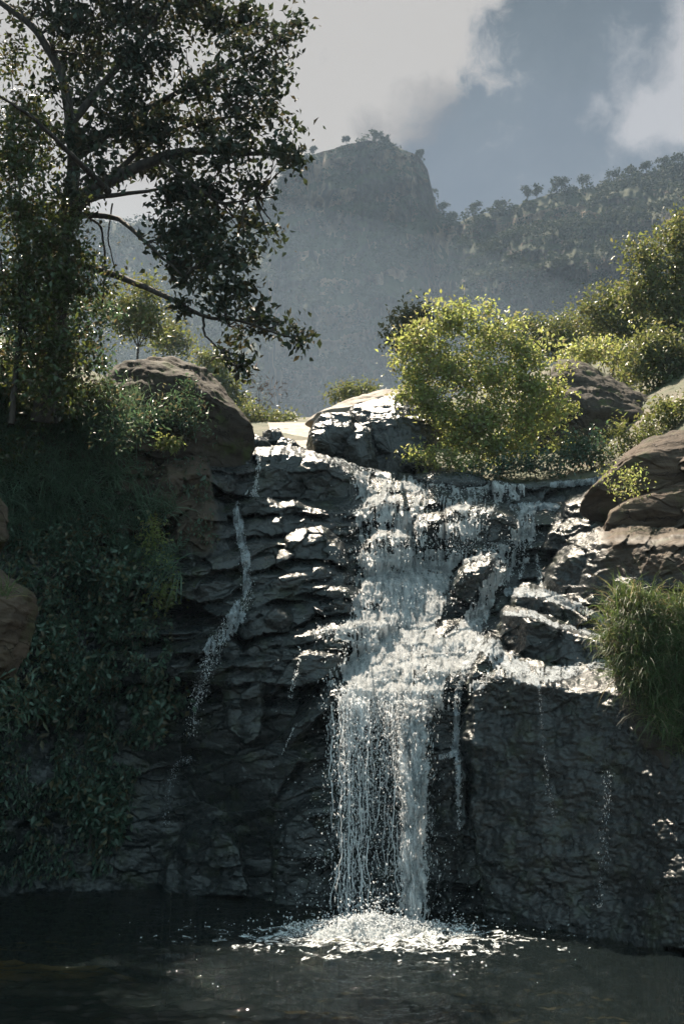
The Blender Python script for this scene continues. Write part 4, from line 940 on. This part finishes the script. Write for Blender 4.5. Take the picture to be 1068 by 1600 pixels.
def bank_shrub(label, cl, mat, size=0.12, dens=0.9, wid=0.5, off=0.45):
    cl = [(*c, float(Yc(np.array(float(c[0])), np.array(float(c[1]) + 10))) - off) for c in cl]
    b_ = max(cl, key=lambda c: c[1]); plant('bank_shrub', label, 'shrub', (b_[0], b_[1] + b_[3] * 0.7), b_[4], cl, mat, size, dens, 0.025, GB, clump_r=0.17, droop=0.6, wid=wid)
bank_shrub('glinting leafy shrub above the long grass of the left bank', [(40, 650, 40, 30), (90, 640, 36, 28), (140, 620, 30, 26), (20, 700, 34, 36)], M_LEAF_VINE)
bank_shrub('narrow leaved shrub spilling over the left side of the domed rock', [(175, 620, 22, 26), (205, 650, 24, 26), (180, 670, 26, 28), (160, 570, 18, 20)], M_LEAF_BANK, 0.15, 0.9, 0.3, 1.6)
bank_shrub('dark shrub hanging below the long grass on the left wall', [(70, 850, 40, 36), (120, 880, 34, 36), (60, 920, 36, 34), (150, 830, 30, 26)], M_LEAF_BANK)
bank_shrub('broad leaved dark shrub halfway down the left wall', [(190, 900, 28, 34), (210, 950, 26, 34), (170, 960, 30, 30)], M_LEAF_BANK, 0.15)
bank_shrub('dark foliage beside the tan rock on the left wall', [(75, 1000, 30, 44), (100, 1060, 32, 36), (60, 1090, 26, 30)], M_LEAF_BANK, 0.14)
bank_shrub('green leafy branch over the faint lower trickle on the left wall', [(235, 1075, 24, 14), (262, 1090, 18, 12), (245, 1110, 22, 16), (240, 1140, 16, 14)], M_LEAF_BANK, 0.17, 1.0)
bank_shrub('lowest dark green foliage on the left wall near the pool', [(150, 1250, 30, 26), (170, 1280, 26, 24), (140, 1290, 24, 18)], M_LEAF_BANK, 0.16)
plant('creeper', 'sunlit yellow green creeper hanging down the dark left wall', 'creeper', (245, 800), float(Yc(np.array(250), np.array(880))) - 0.1,
      [(238, 820, 11, 14), (246, 850, 11, 18), (252, 885, 12, 18), (262, 915, 13, 18), (252, 940, 13, 14), (270, 930, 10, 14), (236, 845, 8, 14)], M_LEAF_BUSH, 0.10, 1.0, 0.015, clump_r=0.13, parts=('leaves', 'stem'))
plant('fern', 'dark fern leaning out below the tan rock at the left edge', 'fern', (-20, 1120), 14.0,
      [(10, 1085, 22, 18), (22, 1065, 14, 9), (5, 1120, 22, 16), (-20, 1100, 30, 30)], M_LEAF_BANK, 0.16, 1.0, 0.02, wid=0.22, parts=('fronds', 'stem'))
def poly_points(poly, n):
    poly = np.array(poly, float); out = []
    lo, hi = poly.min(0), poly.max(0); tot = 0
    while tot < n:
        q = lo + rng.random((n * 2, 2)) * (hi - lo); ins = np.zeros(len(q), bool)
        for p, r in zip(poly, np.roll(poly, -1, 0)):
            c = ((p[1] > q[:, 1]) != (r[1] > q[:, 1])) & (q[:, 0] < (r[0] - p[0]) * (q[:, 1] - p[1]) / (r[1] - p[1] + 1e-9) + p[0])
            ins ^= c
        out.append(q[ins]); tot += ins.sum()
    return np.concatenate(out)[:n]
# grass on the left bank (uncountable)
def grass(name, polys, n, L, width, mat, out=(0.0, 0.3), lean=(0, -0.9, 0.7), droop=0.5, tuft=14, spread=0.12, jitter=0.5, rest=True):
    bag = Bag()
    for poly, share in polys:
        m = int(n * share / tuft); q = poly_points(poly, m)
        Y = Yc(q[:, 0], q[:, 1]) - rng.uniform(*out, m)
        P = unproj(q[:, 0], q[:, 1], Y)
        tl = np.array(lean) + rng.normal(size=(m, 3)) * 0.45
        idx = np.repeat(np.arange(m), tuft)
        PP = P[idx] + rng.normal(size=(len(idx), 3)) * spread * 0.5
        bag.blades(PP, L * rng.uniform(0.6, 1.2, m)[idx], width, tl[idx] + rng.normal(size=(len(idx), 3)) * jitter, droop)
    return tag(bag.build(name, mat), kind='stuff')
grass('bank_grass', [([(-60, 600), (60, 590), (190, 620), (225, 660), (205, 740), (190, 830), (60, 850), (-60, 840)], 0.75), ([(200, 600), (320, 600), (340, 680), (250, 690), (190, 680)], 0.15), ([(160, 800), (270, 780), (280, 900), (200, 900)], 0.10)],
      9500, 0.85, 0.011, M_GRASS_DK, droop=0.42)
# low leafy cover on the shaded left wall (uncountable)
iv = Bag()
for poly, n in (([(-120, 780), (200, 790), (250, 850), (270, 960), (270, 1090), (215, 1200), (190, 1360), (-120, 1390)], 17000), ([(60, 830), (240, 830), (280, 1060), (180, 1300), (80, 1300)], 8000), ([(190, 700), (330, 700), (340, 860), (230, 860)], 900)):
    q = poly_points(poly, n); k = fbm(q[:, 0] / 45, q[:, 1] / 60, 4, 901) > -0.12; q = q[k]
    P = unproj(q[:, 0], q[:, 1], Yc(q[:, 0], q[:, 1]) - 0.03 - rng.exponential(0.10, len(q)))
    dirs = np.tile([[0., -0.5, -0.3]], (len(P), 1)); sel = rng.random(len(P)); big_ = fbm(q[:, 0] / 60, q[:, 1] / 60, 2, 905) > 0.12
    for m_, sz, wd in ((big_ & (sel < 0.5), 0.20, 0.42), (~big_ & (sel < 0.6), 0.10, 0.6), ((sel >= 0.6), 0.13, 0.3)): iv.leaves(P[m_], sz, 0.8, 0.4 if wd > 0.35 else 0.9, wd, dirs[m_])
tag(iv.build('wall_creepers', M_LEAF_BANK), kind='stuff')

# ---- right: grass clump on its mound
mp_ = [(945, 975), (965, 945), (1000, 925), (1040, 945), (1068, 940), (1180, 930), (1180, 1190), (1068, 1165), (1035, 1150), (1005, 1095), (968, 1055), (950, 1010)]
rock('earth_mound', 'earth mound under the long green grass at the right edge', [(950, 990), (975, 965), (1010, 952), (1100, 965), (1200, 960), (1200, 1260), (1068, 1235), (1035, 1225), (1005, 1150), (970, 1080)], cy(1040, 1060, 0.6), 0.8, M_DAMP, 41, cat='earth', box=0.5, lean=0.3, cuts=0)
gb = Bag()
m = 1100; q = poly_points(mp_, m); q = q + rng.normal(size=q.shape) * 9; q = q[np.argsort(q[:, 1])]
u = np.clip((q[:, 1] - 910) / 320, 0, 1); edge = np.clip((q[:, 0] - 945) / 60, 0, 1)
Y = cy(1040, 1060, 0.2) - 0.1 - 0.95 * np.sqrt(np.clip(edge, 0, 1)) - 0.45 * u + rng.normal(size=m) * 0.1
P = unproj(q[:, 0], q[:, 1], Y); tl = np.array((-0.15, -0.55, 0.75)) + rng.normal(size=(m, 3)) * 0.4; tl[:, 2] -= 0.5 * u
idx = np.repeat(np.arange(m), 16)
gb.blades(P[idx] + rng.normal(size=(len(idx), 3)) * 0.07, 0.48 * rng.uniform(0.4, 1.4, m)[idx], 0.007, tl[idx] + rng.normal(size=(len(idx), 3)) * 0.5, 0.62)
tag(gb.build('hanging_grass', M_GRASS), kind='stuff')
rg = Bag(); q = np.array([(8 + rng.normal() * 6, 930 + rng.normal() * 4) for _ in range(40)])
rg.blades(unproj(q[:, 0], q[:, 1], 13.2), 0.4, 0.006, np.tile([[0.2, -0.3, 1.]], (40, 1)) + rng.normal(size=(40, 3)) * 0.5, 0.5)
tag(rg.build('grass_tuft', M_GRASS), 'small grass tuft on the tan rock at the left edge', 'grass tuft')

# ---- centre and right: bush, hillside trees
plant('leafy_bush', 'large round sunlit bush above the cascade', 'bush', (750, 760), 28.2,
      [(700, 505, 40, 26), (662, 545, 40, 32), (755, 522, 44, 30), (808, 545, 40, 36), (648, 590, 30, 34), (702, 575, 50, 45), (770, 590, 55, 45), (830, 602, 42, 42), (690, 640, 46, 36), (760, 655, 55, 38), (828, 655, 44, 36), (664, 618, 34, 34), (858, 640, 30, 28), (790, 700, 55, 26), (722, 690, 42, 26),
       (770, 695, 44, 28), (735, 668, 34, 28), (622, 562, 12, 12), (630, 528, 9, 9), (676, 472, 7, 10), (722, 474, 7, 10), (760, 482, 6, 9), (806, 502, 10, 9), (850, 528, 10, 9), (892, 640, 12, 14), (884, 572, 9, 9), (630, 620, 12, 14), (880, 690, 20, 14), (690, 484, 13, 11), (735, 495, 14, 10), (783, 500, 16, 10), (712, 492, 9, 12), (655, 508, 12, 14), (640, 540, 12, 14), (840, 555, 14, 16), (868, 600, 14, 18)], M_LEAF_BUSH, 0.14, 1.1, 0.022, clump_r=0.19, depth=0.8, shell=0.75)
plant('dark_tree', 'dark slender tree showing behind the left side of the sunlit bush', 'tree', (640, 620), 41.0, [(634, 502, 18, 18), (622, 535, 18, 14), (655, 494, 16, 14), (645, 525, 20, 20), (612, 525, 9, 7)], M_LEAF_FAR, 0.22, 2.4, 0.07, clump_r=0.3)
GH = 'trees on the hillside right of the falls'
plant('hillside_tree', 'tall green tree at the right picture edge, highest of the hillside trees', 'tree', (1060, 620), 38.0, [(1056, 372, 30, 28), (1012, 398, 26, 22), (1066, 430, 45, 38), (1004, 440, 30, 26), (1052, 488, 48, 40), (1076, 345, 22, 16), (988, 382, 12, 9), (1120, 400, 50, 60), (1120, 480, 50, 60), (990, 470, 22, 18)], M_LEAF_MID, 0.19, 2.6, 0.10, GH, clump_r=0.3)
plant('hillside_tree', 'pale green tree left of the tall one on the right hillside', 'tree', (955, 600), 44.0, [(948, 470, 32, 24), (982, 482, 28, 26), (922, 492, 24, 20), (960, 515, 44, 26), (1000, 520, 26, 22)], M_LEAF_MID, 0.2, 2.2, 0.08, GH, clump_r=0.32)
plant('hillside_tree', 'low spreading tree just above the brown layered rock dome', 'tree', (872, 575), 52.0, [(850, 520, 34, 18), (890, 515, 34, 20), (826, 512, 18, 12), (908, 538, 40, 18), (860, 540, 36, 16), (800, 520, 16, 10)], M_LEAF_MID, 0.22, 2.4, 0.08, GH, clump_r=0.36)
plant('hillside_tree', 'bushy dark green tree on the right edge below the tall tree', 'tree', (1050, 680), 35.5, [(1030, 545, 44, 34), (1064, 585, 42, 40), (1002, 575, 34, 26), (1100, 560, 50, 60), (1040, 615, 36, 26)], M_LEAF_MID, 0.18, 2.4, 0.08, GH, clump_r=0.28)
plant('hillside_tree', 'small yellow green tree right behind the brown layered rock dome', 'tree', (948, 620), 41.0, [(930, 548, 34, 20), (970, 558, 32, 22), (895, 552, 22, 14), (985, 585, 26, 16)], M_LEAF_BUSH, 0.19, 2.0, 0.06, GH, clump_r=0.3)
GS_ = 'shrubs along the crest right of the falls'
plant('leafy_shrub', 'dark shrub between the layered rock dome and the flat water', 'shrub', (930, 745), 27.8, [(925, 702, 46, 24), (890, 715, 30, 18), (900, 690, 20, 14)], M_LEAF_BANK, 0.13, 1.0, 0.05, GS_)
plant('leafy_shrub', 'shrub with upright shoots above the sunlit right boulder', 'shrub', (985, 730), 26.8, [(985, 690, 40, 22), (1015, 672, 26, 18), (968, 668, 12, 20)], M_LEAF_MID, 0.14, 0.9, 0.04, GS_, wid=0.35)
plant('leafy_shrub', 'shrub at the right picture edge above the sunlit boulder', 'shrub', (1060, 690), 27.0, [(1040, 652, 34, 26), (1072, 640, 32, 26), (1110, 640, 40, 40)], M_LEAF_MID, 0.13, 1.0, 0.05, GS_)
plant('leafy_shrub', 'low yellow green shrub at the left foot of the large bush', 'shrub', (680, 735), 27.6, [(675, 712, 34, 17), (710, 722, 34, 14), (655, 718, 16, 12), (735, 728, 26, 10)], M_LEAF_BUSH, 0.14, 0.9, 0.03, GS_, wid=0.35)
plant('leafy_shrub', 'dark low shrub at the right foot of the large bush', 'shrub', (840, 745), 27.4, [(800, 728, 46, 14), (850, 725, 40, 16), (770, 735, 30, 9), (880, 735, 20, 9)], M_LEAF_BANK, 0.12, 1.0, 0.03, GS_)
bc = plant('creeper', 'yellow green creeper lying on the sunlit right boulder', 'creeper', (965, 770), cy(985, 800, 1.35), [(955, 738, 14, 9), (975, 752, 16, 10), (992, 768, 14, 10), (962, 760, 10, 8), (985, 740, 10, 8)], M_LEAF_BUSH, 0.08, 0.8, 0.012, clump_r=0.12, parts=('leaves', 'stem'))
# far side of the valley head, left of the boulders
GF = 'plants upstream of the falls'
plant('leafy_bush', 'pale green bush upstream, left of the bright channel', 'bush', (400, 668), 62.0, [(392, 648, 24, 13), (420, 655, 22, 9), (378, 655, 14, 10)], M_LEAF_MID, 0.25, 2.2, 0.08, GF, clump_r=0.35)
plant('leafy_bush', 'low pale bush directly above the bright channel', 'bush', (448, 664), 66.0, [(445, 655, 24, 7), (425, 658, 12, 6)], M_LEAF_MID, 0.25, 2.2, 0.06, GF, clump_r=0.35)
plant('leafy_bush', 'green bush peeping over the pale slab behind the black boulders', 'bush', (556, 640), 60.0, [(552, 612, 26, 13), (575, 615, 18, 12), (530, 618, 14, 9)], M_LEAF_MID, 0.25, 2.2, 0.08, GF, clump_r=0.35)
plant('bare_tree', 'leafless reddish tree upstream behind the overhanging branch', 'tree', (405, 668), 78.0, [(405, 612, 34, 24), (380, 620, 24, 18), (430, 618, 20, 18)], M_TWIG, 0.55, 0.25, 0.12, GF, clump_r=0.7, per=16, wid=0.07, up=0, droop=-0.5, parts=('twigs', 'trunk'))
plant('valley_tree', 'pale hazy tree just right of the domed rock', 'tree', (345, 660), 66.0, [(335, 575, 16, 16), (350, 598, 18, 18), (362, 625, 18, 16), (325, 560, 16, 12)], M_LEAF_MID, 0.32, 2.2, 0.1, GF, clump_r=0.4)
plant('valley_tree', 'yellow green tree rising behind the domed rock on the left', 'tree', (215, 600), 40.0, [(212, 480, 34, 30), (232, 452, 20, 18), (196, 505, 26, 24), (236, 512, 20, 22), (180, 470, 16, 20), (250, 500, 12, 16)], M_LEAF_MID, 0.19, 2.2, 0.08, GF, clump_r=0.3)
plant('valley_tree', 'faint distant tree half hidden behind the domed rock', 'tree', (270, 600), 80.0, [(270, 520, 18, 16), (285, 540, 18, 14), (258, 540, 14, 14)], M_LEAF_MID, 0.36, 2.2, 0.1, GF, clump_r=0.5)

# ---------------------------------------------------------------- mountains
m_mt, t = newmat('mountain_rock')
Pn = t.n('NewGeometry'); P = Pn.outputs['Position']
n1 = t.n('TexNoise', {'Vector': t.n('Mapping', {'Vector': P, 'Scale': (0.06, 0.06, 0.012)}).outputs[0], 'Scale': 1.0, 'Detail': 8.0, 'Roughness': 0.65}).outputs['Fac']
n2 = t.n('TexNoise', {'Vector': P, 'Scale': 0.05, 'Detail': 9.0, 'Roughness': 0.7}).outputs['Fac']
nz_ = t.n('SeparateXYZ', {0: Pn.outputs['Normal']}).outputs[2]
n4 = t.n('TexNoise', {'Vector': t.n('Mapping', {'Vector': P, 'Scale': (0.01, 0.01, 0.10)}).outputs[0], 'Scale': 1.0, 'Detail': 6.0, 'Roughness': 0.6}).outputs['Fac']
rockc = t.mix(t.smooth(n1, .44, .58), (0.035, 0.032, 0.030), (0.20, 0.135, 0.095))
rockc = t.mix(t.math('MULTIPLY', t.smooth(n4, .5, .62), .5), rockc, (0.05, 0.043, 0.040))
veg = t.mix(n2, (0.014, 0.019, 0.011), (0.050, 0.056, 0.028))
f = t.smooth(t.math('ADD', nz_, t.math('MULTIPLY', t.math('SUBTRACT', n2, .5), 1.1)), .22, .42)
b = t.n('BsdfPrincipled', {'Base Color': t.mix(f, rockc, veg), 'Roughness': 0.95, 'Specular IOR Level': 0.1,
        'Normal': t.n('Bump', {'Height': t.math('ADD', n1, n2), 'Strength': 0.5, 'Distance': 3.0}).outputs[0]})
t.link(b.outputs[0], t.n('OutputMaterial').inputs[0])
MX = np.arange(-320, 1420, 3.0)
SKX = np.array([-320, -100, 0, 100, 170, 230, 300, 370, 410, 428, 438, 450, 480, 505, 530, 560, 575, 600, 625, 645, 658, 668, 674, 682, 700, 720, 740, 790, 830, 870, 930, 960, 1000, 1068, 1200, 1420], float)
SKY = np.array([250, 280, 300, 330, 347, 350, 345, 335, 320, 305, 280, 256, 243, 237, 229, 222, 219, 224, 232, 240, 249, 266, 294, 324, 346, 346, 336, 328, 312, 300, 292, 284, 272, 258, 236, 200], float)
sk = np.interp(MX, SKX, SKY) + 2.2 * fbm(MX / 16, 0 * MX, 4, 801)
prof_y = np.array([0, 60, 118, 130, 160, 190, 215, 260, 300, 340, 420, 520])                     # photo px below the skyline
pk = np.array([400, 396, 391, 389, 384, 370, 361, 354, 350, 345, 338, 330], float)              # the flat topped peak: cliff, forest, cliff
rd = np.array([380, 352, 330, 329, 326, 323, 306, 298, 284, 266, 240, 210], float)              # ridge on the right: forest, cliff band, forest
lf = np.array([400, 370, 338, 332, 318, 304, 292, 275, 262, 250, 225, 200], float)
wp = sstep(MX, 405, 445) * (1 - sstep(MX, 660, 740)); wl = 1 - sstep(MX, 380, 450); wr = 1 - wp - wl; wr = np.clip(wr, 0, 1)
NRM = 190; s_ = np.linspace(0, 1, NRM)[:, None] ** 1.05
PYm = sk + (760 - sk) * s_; PXm = np.broadcast_to(MX, PYm.shape); below = PYm - sk
Ym = wp * np.interp(below, prof_y, pk) + wl * np.interp(below, prof_y, lf) + wr * np.interp(below, prof_y, rd)
far_r = sstep(PXm, 900, 1250); Ym = Ym * (1 - 0.16 * far_r)
# tilted cliff bands across the right ridge
ban = sstep(PXm, 690, 760) * sstep(below, 90, 130) * (1 - sstep(below, 230, 260))
amp_ = np.minimum(1, below / 12)
Ym = Ym + amp_ * (16 * fbm(PXm / 90, PYm / 120, 4, 811) + 11 * fbm(PXm / 24, PYm / 90, 4, 815, 0.6, True) + 3 * fbm(PXm / 9, PYm / 12, 3, 819, 0.6))
t_ = (PYm + 0.18 * PXm + 18 * fbm(PXm / 120, PYm / 80, 3, 821)) / 46; k_ = np.floor(t_); f_ = t_ - k_
Ym = Ym - amp_ * 9 * (sstep(f_, 0, .5) - f_)
Vm = unproj(PXm, PYm, Ym)
bk = []
for dy in (300, 80, 15):
    b_ = Vm[:1].copy(); b_[..., 1] += dy; b_[..., 2] -= 0.15 * dy; bk.append(b_)
ft = Vm[-1:].copy(); ft[..., 1] -= 20; ft[..., 2] = -3
tag(mesh_np('mountain', np.concatenate(bk + [Vm, ft]).reshape(-1, 3), grid_faces(NRM + 4, len(MX)), m_mt), kind='structure')
# forest cover on the slopes: far wood read as one mass
tx = np.gradient(Vm, axis=1); ty = np.gradient(Vm, axis=0); Nm = unit(np.cross(tx, ty)); Nm = Nm * np.sign(-Nm[..., 1:2])
fw = Bag(); n = 4200
ii = rng.integers(3, NRM - 2, n * 3); jj = rng.integers(0, len(MX), n * 3)
nzv = np.abs(Nm[ii, jj, 2]); dens_ = nzv + 0.45 * fbm(PXm[ii, jj] / 40, PYm[ii, jj] / 30, 3, 831)
ok = (dens_ > 0.56) | (below[ii, jj] < 9); ii, jj = ii[ok][:n], jj[ok][:n]
C_ = Vm[ii, jj]; rad_ = rng.uniform(1.8, 6.5, len(C_)) * rng.random(len(C_)) ** 0.3 * (0.7 + 0.6 * rng.random(len(C_)))
kk = 70; idx = np.repeat(np.arange(len(C_)), kk); d_ = unit(rng.normal(size=(len(idx), 3))); d_[:, 2] = np.abs(d_[:, 2]) * 1.2 - 0.2
fw.leaves(C_[idx] + d_ * rad_[idx, None] * rng.uniform(0.6, 1.0, (len(idx), 1)) + (0, 0, 0.8), 1.25, 0.8, 0.2, 0.8)
tag(fw.build('far_forest', M_LEAF_FAR), kind='stuff')
# skyline trees, each its own
SK = [(440, 262, 14, 'small tree on the left shoulder of the flat topped peak'), (540, 226, 10, 'shrubby tree on the peak summit left of the highest point'), (585, 221, 14, 'largest dark tree on top of the flat topped peak'), (600, 228, 11, 'second dark tree on the peak summit, just right of the largest'), (655, 255, 11, 'lone little tree on the right shoulder of the peak'),
      (490, 246, 9, 'low tree on the left part of the peak top'), (690, 340, 16, 'tree at the foot of the right side of the peak'), (706, 346, 12, 'small tree in the saddle right of the peak'), (742, 336, 15, 'flat crowned tree at the start of the right ridge'), (780, 331, 14, 'rounded tree on the lower right ridge'), (822, 316, 20, 'umbrella crowned tree standing out on the right ridge'), (838, 312, 18, 'broad tree beside the umbrella crowned one on the ridge'),
      (868, 302, 17, 'leafy tree above the pale slope of the right ridge'), (884, 300, 15, 'tree on the right ridge between two taller ones'), (910, 296, 18, 'round tree left of the lone tall tree on the ridge'), (957, 287, 18, 'lone tall tree with a round crown on the right ridge'), (985, 280, 14, 'tree on the ridge just right of the lone tall one'), (1010, 271, 16, 'tree on the upper right ridge line'), (1036, 265, 16, 'tree near the right end of the ridge line'), (1060, 259, 18, 'last tree of the ridge at the right picture edge')]
def sky_tree(px, py, h, label):
    py = float(np.interp(px, MX, sk)) + 1.5; j = int(np.argmin(np.abs(MX - px))); p = Vm[0, j].copy(); hm = h * mpp(p[1]) * rng.uniform(1.25, 1.7)
    o = thing('ridge_tree', label, 'tree', p, 'trees on the mountain skyline')
    cb = Bag(); n = 9; ang = rng.random(n) * 6.28; r_ = np.sqrt(rng.random(n)) * 0.42 * hm
    C2 = p + np.stack([np.cos(ang) * r_, np.sin(ang) * r_, hm * (0.62 + 0.36 * rng.random(n) - 0.3 * (r_ / hm) ** 1.2)], 1)
    idx = np.repeat(np.arange(n), 46); cb.leaves(C2[idx] + rng.normal(size=(len(idx), 3)) * hm * np.array((.10, .10, .06)), 0.75, 0.6, 0.2, 0.75)
    cb.build('crown', M_LEAF_FAR, o)
    tb = Bag(); u = np.linspace(0, 1, 6)[:, None]
    tb.tube(p + u * (0.0, 0, hm * 0.7) - (0, 0, 0.5), 0.045 * hm * (1 - 0.5 * u[:, 0]), 6)
    for c in C2[:4]: tb.tube((p + (0, 0, hm * .4)) * (1 - u) + c * u, 0.02 * hm * (1 - 0.6 * u[:, 0]), 5)
    tb.build('trunk', M_BARK, o)
for a in SK: sky_tree(*a)

# ---------------------------------------------------------------- the hazy air of the valley
HX, HY0, HY1, HZ0, HZ1 = 2700.0, -260.0, 3100.0, -3.2, 330.0
hv = np.array([(x, y, z) for z in (HZ0, HZ1) for y in (HY0, HY1) for x in (-HX, HX)])
hf = np.array([(0, 2, 3, 1), (4, 5, 7, 6), (0, 1, 5, 4), (2, 6, 7, 3), (0, 4, 6, 2), (1, 3, 7, 5)])
m_hz = bpy.data.materials.new('hazy_air'); m_hz.use_nodes = True; t = NT(m_hz.node_tree)
pv = t.n('VolumePrincipled', {'Color': (0.56, 0.74, 0.98, 1), 'Density': HAZE_DENSITY, 'Anisotropy': 0.2})
pv.inputs['Density Attribute'].default_value = ''
t.link(pv.outputs[0], t.n('OutputMaterial').inputs['Volume'])
tag(mesh_np('haze', hv, hf, m_hz, smooth=False), kind='stuff')


# ---- mist lying in the valley below the peak
m_ms = bpy.data.materials.new('valley_mist_air'); m_ms.use_nodes = True; t = NT(m_ms.node_tree)
pv = t.n('VolumePrincipled', {'Color': (0.60, 0.76, 0.97, 1), 'Density': 0.0007, 'Anisotropy': 0.2}); pv.inputs['Density Attribute'].default_value = ''
t.link(pv.outputs[0], t.n('OutputMaterial').inputs['Volume'])
th_, ph_ = np.meshgrid(np.linspace(0, 2 * np.pi, 48, endpoint=False), np.linspace(-np.pi / 2, np.pi / 2, 25))
mv = np.stack([-60 + 170 * np.cos(ph_) * np.cos(th_), 215 + 105 * np.cos(ph_) * np.sin(th_), 30 + 85 * np.sin(ph_)], -1)
mv[..., 2] = np.maximum(mv[..., 2], -1.5)
tag(mesh_np('valley_mist', mv.reshape(-1, 3), grid_faces(25, 48, wrap=True), m_ms), kind='stuff')
